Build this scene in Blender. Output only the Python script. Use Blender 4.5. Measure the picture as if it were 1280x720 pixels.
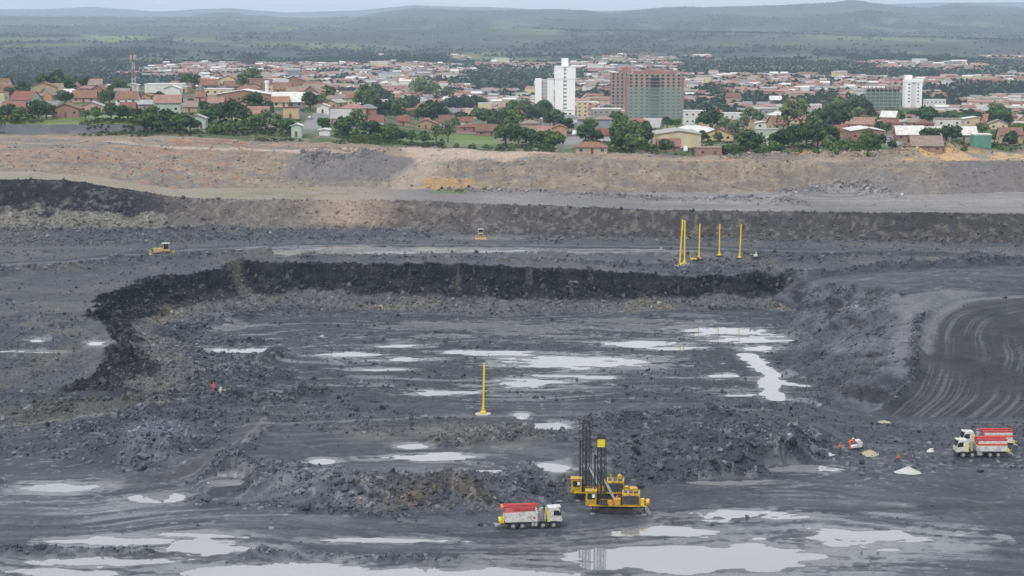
import bpy, bmesh, math, random
import numpy as np
from mathutils import Vector, Matrix

for o in list(bpy.data.objects): bpy.data.objects.remove(o, do_unlink=True)
SC = bpy.context.scene
COL = SC.collection
R = math.radians
rnd = random.Random(7)
rs = np.random.RandomState(11)

# ---------------------------------------------------------------- camera, sky, sun
CAMZ = 75.0
FOC = 2500.0
PITCH = math.atan((360-26)/FOC)
cam_d = bpy.data.cameras.new('camera'); cam = bpy.data.objects.new('camera', cam_d); COL.objects.link(cam)
cam.location = (0, 0, CAMZ); cam.rotation_euler = (math.pi/2-PITCH, 0, 0)
cam_d.sensor_width = 36; cam_d.lens = FOC/1280*36; cam_d.clip_start = 1; cam_d.clip_end = 80000
SC.camera = cam

SUN_EL, SUN_AZ = 52, 215        # azimuth clockwise from +Y
W = bpy.data.worlds.new('World'); SC.world = W; W.use_nodes = True
nt = W.node_tree; nt.nodes.clear()
def N(nt, t, **kw):
    n = nt.nodes.new(t)
    for k, v in kw.items(): setattr(n, k, v)
    return n
sky = N(nt, 'ShaderNodeTexSky', sky_type='NISHITA'); sky.sun_disc = False
sky.sun_elevation = R(SUN_EL); sky.sun_rotation = R(SUN_AZ); sky.altitude = 600; sky.dust_density = 3; sky.air_density = 1
tc = N(nt, 'ShaderNodeTexCoord'); mp = N(nt, 'ShaderNodeMapping'); mp.inputs['Scale'].default_value = (1.6, 1.6, 9)
nz = N(nt, 'ShaderNodeTexNoise'); nz.inputs['Scale'].default_value = 3.2; nz.inputs['Detail'].default_value = 7; nz.inputs['Roughness'].default_value = .55
nt.links.new(tc.outputs['Generated'], mp.inputs['Vector']); nt.links.new(mp.outputs['Vector'], nz.inputs['Vector'])
cr = N(nt, 'ShaderNodeValToRGB'); cr.color_ramp.elements[0].position = .34; cr.color_ramp.elements[1].position = .66
cr.color_ramp.elements[0].color = (8.6, 8.9, 9.5, 1); cr.color_ramp.elements[1].color = (12.2, 12.2, 12.2, 1)
nt.links.new(nz.outputs['Fac'], cr.inputs['Fac'])
mx = N(nt, 'ShaderNodeMixRGB'); mx.inputs['Fac'].default_value = .9
nt.links.new(sky.outputs['Color'], mx.inputs['Color1']); nt.links.new(cr.outputs['Color'], mx.inputs['Color2'])
bg = N(nt, 'ShaderNodeBackground'); bg.inputs['Strength'].default_value = .1
nt.links.new(mx.outputs['Color'], bg.inputs['Color'])
wo = N(nt, 'ShaderNodeOutputWorld'); nt.links.new(bg.outputs['Background'], wo.inputs['Surface'])

sd_ = bpy.data.lights.new('sun', 'SUN'); sun = bpy.data.objects.new('sun', sd_); COL.objects.link(sun)
sd_.energy = 2.1; sd_.angle = R(10); sd_.color = (1, .96, .9)
az = R(SUN_AZ); el = R(SUN_EL)
sdir = Vector((math.sin(az)*math.cos(el), math.cos(az)*math.cos(el), math.sin(el)))
sun.rotation_euler = sdir.to_track_quat('Z', 'Y').to_euler()

SC.render.engine = 'CYCLES'
SC.view_settings.view_transform = 'Standard'; SC.view_settings.look = 'None'
SC.view_settings.exposure = 0.22; SC.view_settings.gamma = 1; SC.view_settings.use_curve_mapping = False
SC.cycles.max_bounces = 6; SC.cycles.volume_bounces = 1; SC.cycles.diffuse_bounces = 3

# ---------------------------------------------------------------- numbers
def hash2(ix, iy, seed):
    n = (ix.astype(np.int64)*374761393 + iy.astype(np.int64)*668265263 + seed*1442695041) & 0xffffffff
    n = ((n ^ (n >> 13))*1274126177) & 0xffffffff
    n = (n ^ (n >> 16)) & 0xffffffff
    n = (n*2246822519) & 0xffffffff
    return ((n ^ (n >> 15)) & 0xffffffff)/4294967295.0
def vnoise(x, y, seed=0):
    ix = np.floor(x); iy = np.floor(y); fx = x-ix; fy = y-iy
    fx = fx*fx*fx*(fx*(fx*6-15)+10); fy = fy*fy*fy*(fy*(fy*6-15)+10)
    a = hash2(ix, iy, seed); b = hash2(ix+1, iy, seed); c = hash2(ix, iy+1, seed); d = hash2(ix+1, iy+1, seed)
    return (a+(b-a)*fx)*(1-fy)+(c+(d-c)*fx)*fy
def fbm(x, y, o=4, seed=0, g=.5):
    s = 0; a = 1; t = 0
    for k in range(o):
        s = s + a*vnoise(x*2**k+17.3*k, y*2**k-9.1*k, seed+k); t += a; a *= g
    return s/t
def ridg(x, y, o=3, seed=0):
    s = 0; a = 1; t = 0
    for k in range(o):
        s = s + a*(1-np.abs(2*vnoise(x*2**k+5.3*k, y*2**k+3.1*k, seed+k)-1)); t += a; a *= .55
    return s/t
def sst(a, b, v):
    t = np.clip((v-a)/(b-a), 0, 1); return t*t*(3-2*t)
def mixc(c, col, m): return c*(1-m[..., None])+np.array(col)*m[..., None]

cP, sP = math.cos(PITCH), math.sin(PITCH)
def P(u, v, z):
    du = (u-640)/FOC; dv = (v-360)/FOC
    t = (CAMZ-z)/(sP+dv*cP)
    return (du*t, t*(cP-dv*sP))
def Pz(pts):
    return [P(*p)+(p[2],) for p in pts]

# ---------------------------------------------------------------- terrain
RIM = Pz([(112,474,2.2),(131,450,4.6),(143,425,6.3),(126,398,7),(108,378,7.5),(143,366,7.5),(198,345,8),(262,337,8.6),(300,328,9.3),
          (370,329,9.8),(440,330,10),(540,332,10.4),(640,333,10.5),(740,338,9),(840,345,7),(905,347,6.2),(968,350,5.5)])
RIMP = [(-500, 396)]+[(-122, 408)]+[(p[0], p[1]) for p in RIM]+[(86, 545), (500, 545)]
BCP = Pz([(38,288,10),(240,288,10),(440,290,9.5),(640,295,9),(840,299,8.5),(1028,301,8.5),(1242,305,9),
          (38,320,10),(240,312,10),(440,305,10),(640,315,9.6),(840,314,8),(1000,320,8),(1100,325,8.5),(1242,330,9.5),
          (38,345,9.3),(140,335,9.3),(38,370,8),(38,400,7),(38,440,4),(38,470,1.2),(80,478,.6),(38,520,.2),(150,505,.3),
          (1000,365,6.5),(1060,355,8.5),(1100,362,10),(1180,357,10.6),(1242,364,10.3),(1130,385,10),(1130,422,7.2),(1122,460,4.6),(1100,500,1.5),
          (1242,400,8.1),(1200,450,4.2),(1160,500,1),(1110,525,0),(1242,500,1.2),(1242,530,0),(1030,520,0)])+RIM
def rbf_fit(P_):
    p = np.array(P_); n = len(p); xy = p[:, :2]/100
    r = np.hypot(xy[:, None, 0]-xy[None, :, 0], xy[:, None, 1]-xy[None, :, 1])
    K = np.where(r > 0, r*r*np.log(r+1e-12), 0)+np.eye(n)*.002
    A = np.zeros((n+3, n+3)); A[:n, :n] = K; A[:n, n] = 1; A[:n, n+1:] = xy; A[n, :n] = 1; A[n+1:, :n] = xy.T
    return xy, np.linalg.solve(A, np.concatenate([p[:, 2], [0, 0, 0]]))
BXY, BW = rbf_fit(BCP)
def zbench(x, y):
    X = np.clip(x, -150, 150)/100; Y = np.clip(y, 340, 640)/100
    s = BW[-3]+BW[-2]*X+BW[-1]*Y
    for (px, py), w in zip(BXY, BW[:-3]):
        r2 = (X-px)**2+(Y-py)**2+1e-9
        s = s+w*.5*r2*np.log(r2)
    return np.clip(s, -.5, 13)
def curve(pts):
    q = sorted(Pz(pts)); a = np.array(q)
    return lambda x: (np.interp(x, a[:, 0], a[:, 1]), np.interp(x, a[:, 0], a[:, 2]))
K2 = curve([(38,285,10),(240,286,10),(440,287,9.5),(640,293,9),(840,298,8.5),(1028,300,8.5),(1242,304,9)])
K3 = curve([(38,224,23.4),(79,225,23),(132,233,21.2),(173,239,19.6),(214,246,18.2),(258,249,18),(440,250,17.8),(534,252,17.5),(627,256,17),(840,263,16.2),(997,265,15.8),(1242,267,16.6)])
K4 = curve([(38,214,24.5),(130,222,22.5),(214,236,19),(440,234,18.5),(640,240,17.5),(840,241,17),(997,241,16.5),(1154,244,16.5),(1242,241,17)])
K5 = curve([(38,186,30),(130,186,30),(188,183,30),(440,191,28.5),(530,197,27),(640,197,27.3),(840,202,26.5),(1122,203,26),(1242,202,26)])
K6 = curve([(38,170,30.5),(190,172,30.5),(440,182,29),(640,192,27.5),(840,196,26.8),(1060,196,26.5),(1242,192,26.8)])
XF = np.array([(P(*p)) for p in [(1085,516,0),(1040,506,0),(1010,490,0),(996,460,0),(990,440,0),(984,400,0),(978,384,0)]]+[(66, 545)])
XR = np.array([(P(*p)) for p in [(1100,505,1),(1112,490,2),(1124,460,4.6),(1134,422,7.2),(1130,385,10),(1085,362,9.5),(1030,356,8.4)]]+[(80, 560)])
YFOOT = np.array(sorted([P(u, v, 0) for u, v in [(20,560),(120,580),(240,604),(300,628),(440,642),(560,642),(640,636),(700,624),(760,612),(830,604),(900,602),(980,588),(1040,570),(1100,560)]]))
FARY = [700, 850, 1000, 1150, 1250, 1500, 1750, 2000, 2500, 3000, 3600, 5000, 6500, 8000, 10000, 12500, 16000]
FARL = [30.0, 32.6, 34.4, 35.5, 33.5, 17, 6, 0, -4, -5, -3, 8, 22, 40, 64, 84, 60]
FARR = [27, 24.4, 21.2, 15.5, 11.5, 2, -4, -6, -7, -6, -4, 5, 18, 30, 46, 62, 60]
SKYL = np.array([(38,22),(100,22),(150,23),(240,22),(290,17),(340,22),(440,24),(480,16),(520,12),(580,14),(640,13),(700,13),(760,16),(830,10),(880,12),(930,11),(980,8),(1030,6),(1060,3),(1100,8),(1150,12),(1190,6),(1242,10),(1300,14)])

def seg_dist(x, y, pts):
    best = np.full(x.shape, 1e18); 
    for (ax, ay), (bx, by) in zip(pts[:-1], pts[1:]):
        dx, dy = bx-ax, by-ay; L = dx*dx+dy*dy+1e-9
        t = np.clip(((x-ax)*dx+(y-ay)*dy)/L, 0, 1)
        np.minimum(best, (x-ax-t*dx)**2+(y-ay-t*dy)**2, out=best)
    return np.sqrt(best)
def inpoly(x, y, pts):
    c = np.zeros(x.shape, bool); n = len(pts)
    for i in range(n):
        x1, y1 = pts[i]; x2, y2 = pts[(i+1) % n]
        if y1 == y2: continue
        c ^= ((y1 > y) != (y2 > y)) & (x < (x2-x1)*(y-y1)/(y2-y1)+x1)
    return c
PITPOLY = RIMP+[(500, 100), (-500, 100)]

def pitsd(x, y):
    """distance from the rim, positive inside the pit"""
    sd = np.full(x.shape, 60.0)
    far = (y > 640); near = y < 385
    m = ~(far | near)
    d = seg_dist(x[m], y[m], RIMP); i = inpoly(x[m], y[m], PITPOLY)
    sd[m] = np.where(i, d, -d); sd[far] = -60
    return sd

def base(x, y):
    x = np.asarray(x, float); y = np.asarray(y, float); shp = x.shape; x = x.ravel(); y = y.ravel()
    z = np.zeros(x.shape)
    n1 = fbm(x/14, y/14, 3, 3)-.5; n2 = fbm(x/4.5, y/4.5, 2, 31)-.5
    nearm = y < 800
    m = nearm
    X, Y = x[m], y[m]
    sd = pitsd(X, Y)+n1[m]*9+n2[m]*4.5
    h = np.interp(sd, [-1, 0, .8, 3.0, 6, 11, 17], [1, .97, .68, .34, .2, .07, 0])
    xf = np.interp(Y, XF[:, 1], XF[:, 0]); xr = np.interp(Y, XR[:, 1], XR[:, 0])
    t = (X+n1[m]*8+n2[m]*4-xf)/np.maximum(xr-xf, 4)
    hr = np.clip(t, 0, 1); hr = hr*.75+.25*hr*hr*(3-2*hr)
    h = np.maximum(h, hr)
    zb = zbench(X, Y)
    # working floor with its raised apron of tipped rock
    yf = np.interp(X, YFOOT[:, 0], YFOOT[:, 1])+n1[m]*7
    lat = sst(-100, -70, X)*(1-sst(50, 66, X))
    ap = 2.0*sst(0, 9, Y-yf)*(1-sst(378, 388, Y))*lat
    pk = np.clip(fbm(X/9, Y/30, 2, 77)*1.9-.35, 0, 1)
    ap += 2.9*pk*np.exp(-((Y-yf-9)/4.2)**2)*lat*sst(-78, -60, X)
    zf = ap
    fl = np.where(Y < 235, (235-Y)*.22, 0)
    zf = zf+fl
    zz = zf+(np.maximum(zb, zf*0)-0)*h*(1-sst(0, 1, (340-Y)/5))
    zz = np.where(h > 0, zf*(1-h)+zb*h, zf)
    # wall two and three
    y2, z2 = K2(X); y3, z3 = K3(X); y4, z4 = K4(X); y5, z5 = K5(X); y6, z6 = K6(X)
    yy = Y+n1[m]*5+n2[m]*2.2
    w = sst(-10, 0, yy-y2); zz = zz*(1-w)+z2*w
    t = np.clip((yy-y2)/(y3-y2), 0, 1); prof = np.interp(t, [0, .55, .8, 1], [0, .42, .8, 1])
    zz = np.where(yy > y2, z2+(z3-z2)*prof, zz)
    t = np.clip((yy-y3)/(y4-y3), 0, 1); zz = np.where(yy > y3, z3+(z4-z3)*t, zz)
    t = np.clip((yy-y4)/(y5-y4), 0, 1); prof = np.interp(t, [0, .5, .9, 1], [0, .45, .96, 1])
    zz = np.where(yy > y4, z4+(z5-z4)*prof, zz)
    t = np.clip((yy-y5)/(y6-y5), 0, 1); zz = np.where(yy > y5, z5+(z6-z5)*t, zz)
    z[m] = zz
    y6, z6 = K6(x)
    w = sst(-130, -40, x*np.where(y > 1, 1100/np.maximum(y, 300), 1))
    zl = np.interp(y, FARY, FARL); zr_ = np.interp(y, FARY, FARR); zfar = zl*(1-w)+zr_*w
    b = sst(0, 60, y-y6)
    zt = z6*(1-b)+zfar*b
    z = np.where(y > y6, np.where(y < 780, zt, zfar*b+z6*(1-b)), z)
    z = z+3.0*sst(796, 801, y+n1*3)*(1-sst(-150, -142, x+n1*4))*(1-sst(840, 900, y))*(y < 901)
    # rolling country and hills
    f = y > 1600
    if f.any():
        X, Y = x[f], y[f]; a = X/Y*FOC+640
        roll = (fbm(X/900, Y/1500, 4, 51)-.5)*np.interp(Y, [1600, 2600, 5000, 9000, 14000], [0, 6, 26, 60, 50])
        sk = np.interp(a, SKYL[:, 0], SKYL[:, 1]); mz = CAMZ+(26-sk)*8
        mt = np.exp(-((Y-12000)/1500)**2)
        mz = CAMZ+(26-sk)*4.8
        r3 = np.exp(-((Y-21000)/2200)**2)*(CAMZ+(26-np.interp(a, [-200, 30, 120, 200, 290, 360, 450, 520, 700, 900, 1300, 1500], [14, 12, 8, 15, 10, 16, 13, 6, 14, 9, 2, 4]))*8.4)
        for yc, wd, amp, sc, sd9 in ((5600, 450, 22, 900, 71), (7300, 550, 36, 1500, 72)):
            roll = roll+np.exp(-((Y-yc+(fbm(X/2500, Y*0+sd9, 2, sd9)-.5)*2400)/wd)**2)*amp*(fbm(X/sc, Y*0+3.3, 3, sd9+9)-.3)*1.5
        r2 = np.exp(-((Y-9300)/800)**2)*(CAMZ+(26-np.interp(a, [38, 400, 520, 700, 820, 900, 1000, 1080, 1180, 1300], [30, 30, 27, 25, 28, 21, 25, 17, 24, 22]))*3.7)
        zz = z[f]*(1-mt)+roll*(1-mt)*(1-r2/120*.5).clip(0, 1)
        zz = np.maximum(zz, r2+(fbm(X/600, Y/900, 4, 66)-.5)*28*(r2 > 20))
        zz = zz+mt*(mz+(ridg(X/700, Y/900, 4, 61)-.6)*40)
        zz = np.maximum(zz, r3+(fbm(X/900, Y/1500, 3, 67)-.5)*30*(r3 > 30))
        z[f] = zz
    return z.reshape(shp)

# coarse cache used for finding the ground under a line of sight
GA = np.linspace(-.5, .5, 500); GY = np.concatenate([np.arange(60, 800, 1.5), np.geomspace(800, 30000, 700)])
_A, _Y = np.meshgrid(GA, GY); GZ = base(_A*_Y, _Y)
def gp(u, v, off=0.0):
    du = (u-640)/FOC; dv = (v-360)/FOC
    dy = cP-dv*sP; dz = -sP-dv*cP; a = du/dy
    i = (a-GA[0])/(GA[1]-GA[0]); i0 = int(np.clip(i, 0, len(GA)-2)); fr = i-i0
    hz = GZ[:, i0]*(1-fr)+GZ[:, i0+1]*fr+off
    ray = CAMZ+GY*dz/dy
    below = np.nonzero((ray <= hz) & (GY > 120))[0]
    if len(below) == 0: k = int(np.argmin(np.abs(GY-3500))); return (a*GY[k], GY[k], hz[k])
    k = below[0]
    d0 = ray[k-1]-hz[k-1]; d1 = ray[k]-hz[k]; t = d0/(d0-d1+1e-12)
    y = GY[k-1]+(GY[k]-GY[k-1])*t
    return (a*y, y, CAMZ+y*dz/dy)
def G2(pts): return [gp(u-120 if u <= 40 else (u+120 if u >= 1238 else u), v)[:2] for u, v in pts]

# ------------------------------------------------ small ground features, each a line or a heap at its real place
RIDGES = [  # points, height, half width
 ([(38,688),(160,690),(300,693),(440,699),(560,702),(640,706),(740,714)], .55, 1.0),
 ([(225,622),(240,630),(330,634),(440,643),(520,650)], .3, .8),
 ([(38,608),(90,609),(150,604),(190,598)], .35, 1.0),
 ([(38,347),(90,338),(140,331),(190,326),(260,322),(340,319)], 1.4, 3.5),
 ([(340,319),(420,322),(520,325),(640,327),(740,330),(820,335)], .7, 3.0),
 ([(860,340),(905,341),(945,345)], 1.0, 5.0),
 ([(930,352),(980,348),(1040,344),(1100,338),(1160,334),(1240,330)], 1.7, 2.2),
 ([(940,322),(1000,326),(1050,325)], 1.2, 5),
 ([(1060,319),(1100,321),(1170,318)], 1.0, 4),
 ([(40,292),(130,293),(215,291),(300,290)], 1.3, 4),
 ([(300,292),(480,292),(560,291)], 1.0, 3),
 ([(1120,505),(1142,470),(1146,430),(1150,395),(1172,370)], 1.0, 1.6),
 ([(560,240),(640,242),(740,246),(830,251)], 1.0, 3),
 ([(860,252),(930,252),(1000,256)], 1.4, 4),
 ([(985,246),(1030,242),(1075,240),(1110,247)], 2.4, 5),
 ([(920,200),(1000,198),(1110,196),(1180,192)], 1.6, 6),
 ([(1120,193),(1180,190),(1242,188)], 2.0, 6),
 ([(300,560),(330,530),(318,515)], .8, 3),
 ([(195,413),(240,408),(290,398),(320,392)], .9, 2.5),
 ([(258,480),(300,462),(352,443)], 1.4, 2.6), ([(262,474),(285,464),(330,449)], -2.0, 1.3), ([(228,411),(262,401),(300,394),(330,392)], -1.8, 1.3), ([(272,487),(312,489)], -1.6, 1.4), ([(255,494),(290,496),(320,494)], .7, 1.4),
 ([(60,515),(120,505),(200,510),(290,508)], 1.2, 3.5),
 ([(740,540),(790,527),(850,523),(900,520)], 1.2, 3.5),
 ([(640,618),(740,612),(800,606)], .8, 2),
]
HEAPS = [  # u, v, half width m, height m
 (190,552,7,2.2),(150,548,6,1.4),(235,556,6,1.6),(110,535,6,1.3),(288,572,6,2.2),(170,520,7,1.4),(520,612,6,1.6),(590,610,5,1.5),(455,615,6,1.2),
 (660,604,6,1.5),(700,596,5,1.4),(820,572,8,2.2),(870,562,8,2.6),(920,575,8,2.0),(950,545,8,2.0),(975,560,7,2.2),(1000,545,6,1.4),(785,585,6,1.6),
 (140,475,5,2.2),(160,486,5,1.8),(640,540,6,1.3),(600,548,7,1.2),(690,545,5,1.0),(760,525,6,1.3),(560,552,6,.9),
 (395,368,5,1.6),(430,366,6,2.0),(480,364,5,1.5),(540,366,6,1.6),(600,372,6,1.6),(680,374,6,1.2),(900,372,7,1.2),(810,370,6,1.0),
 (450,192,10,2.0),(400,193,9,1.5),(230,300,6,1.3),(275,296,5,1.5),(145,330,4,1.4),(385,322,4,1.0),(300,330,3,.8),
 (1050,370,6,1.4),(1015,372,4,1.6),(1080,388,4,1.5),(1150,372,5,1.2),(880,338,7,1.2),(905,336,6,1.1),(840,318,8,1.6),(1215,320,7,1.3),(1190,308,4,1.2),
 (60,515,6,1.2),(245,520,6,1.2),(340,500,6,1.0),(380,490,6,1.0),(330,470,7,1.2),(300,430,7,1.0)]
FR = [(G2(p), h, w) for p, h, w in RIDGES]
FH = [(gp(u, v)[:2], w, h*.78) for u, v, w, h in HEAPS]
PUD = [  # u, v, half width px, half height px, edge raggedness
 (862,697,150,19,.16),(1075,673,90,9,1.1),(925,644,62,6,1.0),(835,664,60,6,1.0),
 (200,622,30,5.5,.3),(282,603,22,3.6,.3),(70,609,44,5,.5),(340,716,95,10,.4),(560,722,160,10,.4),(120,702,90,5,.8),(90,716,60,5,.8),(265,683,55,7,1.2),(170,676,60,4,1.2),
 (606,592,26,3.6,.4),(690,583,19,5,.4),(688,533,20,4.5,.3),(518,558,14,3,.5),(530,572,45,3,1),(404,577,15,3,.4),(652,519,8,3,.3),
 (590,407,70,3.6,1.2),(650,412,36,3,1.0),(715,452,70,8,.6),(640,443,40,1.8,1),(655,479,38,5,1.0),(745,472,20,1.6,.8),(690,470,30,1.4,1),(800,409,34,3,1.0),(905,414,44,5.5,.9),(935,424,34,4,.9),(948,435,20,4,.6),(800,430,44,3.6,1.2),(840,436,30,2,1.1),(870,404,28,1.8,.8),(905,470,18,2,1.1),(925,494,22,2,1.1),(700,421,30,1.5,1.1),(560,420,26,1.5,1),(480,462,24,1.5,1),
 (303,438,30,3.4,1.1),(437,444,30,2.6,.9),(500,449,34,2.6,1),(490,433,24,2,.9),(580,440,34,1.8,1),(620,440,30,1.6,1),(555,491,30,3,.9),(288,409,16,3,.8),
 (60,439,44,2,.6),(124,429,13,3,.4),(48,425,10,2.5,.4),(1000,586,30,3.5,.8),(920,604,40,3,1.2),
 (400,315,50,3,.5),(520,311,110,2.2,.6),(690,313,110,1.6,.7),(600,297,28,1.8,.6),(785,401,50,2,.8),(555,567,18,2,.6),(740,583,14,3,.5),
 (240,668,60,3,1.3),(480,676,60,3,1.3)]
def chaikin(p, n=3):
    for _ in range(n): p = [p[0]]+[q for a, b in zip(p[:-1], p[1:]) for q in ((a[0]*.75+b[0]*.25, a[1]*.75+b[1]*.25), (a[0]*.25+b[0]*.75, a[1]*.25+b[1]*.75))]+[p[-1]]
    return p
STREAM = G2([(932,443),(946,452),(958,464),(966,474),(962,486),(970,498)]); SPUR = G2([(962,476),(985,479),(1006,482)])
PW = []
for u, v, ru, rv, rg in PUD:
    x, y, z = gp(u, v); h = CAMZ-z
    PW.append((x, y, z, ru*y/FOC, max(rv*(.8 if 400 < v < 500 else 1)*y*y/(FOC*h), .8), rg))
def pud_field(x, y, p):
    cx, cy, cz, rx, ry, rg = p
    dx = (x-cx)/rx; dy = (y-cy)/ry
    r = np.sqrt(dx*dx+dy*dy)
    n = (fbm(x/6+cx, y/3.2, 4, 91, .6)-.5)*(.45+rg*1.9)
    return 1-r+n*1.1
ROUGHZ = None
def feats(x, y, z):
    """heaps, windrows and puddle hollows; returns z and loose-rock weight"""
    loose = np.zeros(x.shape)
    nn = fbm(x/3, y/3, 2, 41)
    for pts, h, w in FR:
        a = np.array(pts); m = (x > a[:, 0].min()-3*w) & (x < a[:, 0].max()+3*w) & (y > a[:, 1].min()-3*w) & (y < a[:, 1].max()+3*w)
        if not m.any(): continue
        d = seg_dist(x[m], y[m], pts); e = np.exp(-(d/w)**2)*(.5+nn[m])
        z[m] += h*e; e = e if h > 0 else e*.3; loose[m] = np.maximum(loose[m], np.clip(e*1.1, 0, 1))
    for (cx, cy), w, h in FH:
        m = (np.abs(x-cx) < 2*w) & (np.abs(y-cy) < 2*w)
        if not m.any(): continue
        r = np.hypot(x[m]-cx, y[m]-cy)/w+(nn[m]-.5)*.6
        c = np.clip(1-r, 0, 1); e = c*c*(3-2*c)*.4+c*.6
        z[m] += h*e*(.7+.6*nn[m]); loose[m] = np.maximum(loose[m], sst(0, .3, c))
    return z, loose

# ---------------------------------------------------------------- materials
MATS = {}
def attr_ground(name, bump=.25, fine=1.6, speck=.35):
    m = bpy.data.materials.new(name); m.use_nodes = True; t = m.node_tree; t.nodes.clear()
    out = N(t, 'ShaderNodeOutputMaterial'); b = N(t, 'ShaderNodeBsdfPrincipled'); t.links.new(b.outputs[0], out.inputs[0])
    a = N(t, 'ShaderNodeAttribute', attribute_name='col'); w = N(t, 'ShaderNodeAttribute', attribute_name='rough')
    tc = N(t, 'ShaderNodeTexCoord')
    n1 = N(t, 'ShaderNodeTexNoise'); n1.inputs['Scale'].default_value = fine; n1.inputs['Detail'].default_value = 8; n1.inputs['Roughness'].default_value = .72
    t.links.new(tc.outputs['Object'], n1.inputs['Vector'])
    r = N(t, 'ShaderNodeMapRange'); r.inputs['From Min'].default_value = .3; r.inputs['From Max'].default_value = .7
    r.inputs['To Min'].default_value = 1-speck*1.3; r.inputs['To Max'].default_value = 1+speck*1.3
    t.links.new(n1.outputs['Fac'], r.inputs['Value'])
    mu = N(t, 'ShaderNodeVectorMath', operation='SCALE'); t.links.new(a.outputs['Color'], mu.inputs[0]); t.links.new(r.outputs[0], mu.inputs['Scale'])
    t.links.new(mu.outputs[0], b.inputs['Base Color']); t.links.new(w.outputs['Fac'], b.inputs['Roughness'])
    bp = N(t, 'ShaderNodeBump'); bp.inputs['Strength'].default_value = bump; bp.inputs['Distance'].default_value = .25
    t.links.new(n1.outputs['Fac'], bp.inputs['Height']); t.links.new(bp.outputs[0], b.inputs['Normal'])
    sm = N(t, 'ShaderNodeMapRange'); sm.inputs['From Min'].default_value = .35; sm.inputs['From Max'].default_value = .68; sm.inputs['To Min'].default_value = .5; sm.inputs['To Max'].default_value = .1
    t.links.new(w.outputs['Fac'], sm.inputs['Value']); t.links.new(sm.outputs[0], b.inputs['Specular IOR Level'])
    return m
def M(name, col, rough=.6, metal=0, var=.12, scale=3.0, spec=.4, col2=None, dirt=0):
    if name in MATS: return MATS[name]
    m = bpy.data.materials.new(name); m.use_nodes = True; t = m.node_tree
    b = t.nodes['Principled BSDF']; b.inputs['Roughness'].default_value = rough; b.inputs['Metallic'].default_value = metal
    b.inputs['Specular IOR Level'].default_value = spec
    tc = N(t, 'ShaderNodeTexCoord'); n = N(t, 'ShaderNodeTexNoise'); n.inputs['Scale'].default_value = scale; n.inputs['Detail'].default_value = 6; n.inputs['Roughness'].default_value = .65
    t.links.new(tc.outputs['Object'], n.inputs['Vector'])
    r = N(t, 'ShaderNodeValToRGB'); c1 = [max(0, c*(1-var*2)) for c in col]; c2 = [min(1, c*(1+var)) for c in (col2 or col)]
    r.color_ramp.elements[0].position = .33; r.color_ramp.elements[1].position = .66
    r.color_ramp.elements[0].color = (*c1, 1); r.color_ramp.elements[1].color = (*c2, 1)
    t.links.new(n.outputs['Fac'], r.inputs['Fac']); src = r.outputs['Color']
    if dirt:
        n2 = N(t, 'ShaderNodeTexNoise'); n2.inputs['Scale'].default_value = 1.1; n2.inputs['Detail'].default_value = 8; n2.inputs['Roughness'].default_value = .7
        t.links.new(tc.outputs['Object'], n2.inputs['Vector'])
        mr = N(t, 'ShaderNodeMapRange'); mr.inputs['From Min'].default_value = .48; mr.inputs['From Max'].default_value = .72; mr.inputs['To Max'].default_value = dirt
        t.links.new(n2.outputs['Fac'], mr.inputs['Value'])
        mx = N(t, 'ShaderNodeMixRGB'); mx.inputs['Color2'].default_value = (.1, .095, .09, 1)
        t.links.new(mr.outputs[0], mx.inputs['Fac']); t.links.new(src, mx.inputs['Color1']); src = mx.outputs[0]
    t.links.new(src, b.inputs['Base Color'])
    MATS[name] = m; return m

def tag(o, label=None, cat=None, group=None, kind=None):
    if label: o['label'] = label
    if cat: o['category'] = cat
    if group: o['group'] = group
    if kind: o['kind'] = kind
    return o
def link(name, me, mat=None, parent=None, loc=None):
    o = bpy.data.objects.new(name, me); COL.objects.link(o)
    if mat is not None and me is not None and len(me.materials) == 0: me.materials.append(mat)
    if parent is not None: o.parent = parent
    if loc is not None: o.location = loc
    return o
def empty(name, loc, rz=0): 
    o = bpy.data.objects.new(name, None); COL.objects.link(o); o.location = loc; o.rotation_euler = (0, 0, rz); o.empty_display_size = .5
    return o

# ---------------------------------------------------------------- ground sheets
def grid_mesh(name, xs, ys, zs, cols, rough, smooth=True):
    """structured sheet, xs/ys/zs 2-D arrays"""
    r, c = xs.shape; co = np.stack([xs, ys, zs], -1).reshape(-1, 3).astype(np.float32)
    idx = np.arange(r*c).reshape(r, c)
    q = np.stack([idx[:-1, :-1], idx[:-1, 1:], idx[1:, 1:], idx[1:, :-1]], -1).reshape(-1, 4).astype(np.int32)
    me = bpy.data.meshes.new(name); me.vertices.add(len(co)); me.vertices.foreach_set('co', co.ravel())
    me.loops.add(q.size); me.loops.foreach_set('vertex_index', q.ravel()); me.polygons.add(len(q))
    me.polygons.foreach_set('loop_start', np.arange(0, q.size, 4, dtype=np.int32))
    me.update(calc_edges=True)
    me.polygons.foreach_set('use_smooth', np.full(len(q), smooth))
    ca = me.attributes.new('col', 'FLOAT_COLOR', 'POINT'); ca.data.foreach_set('color', np.concatenate([cols.reshape(-1, 3), np.ones((r*c, 1))], 1).astype(np.float32).ravel())
    ra = me.attributes.new('rough', 'FLOAT', 'POINT'); ra.data.foreach_set('value', rough.ravel().astype(np.float32))
    return me

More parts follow.
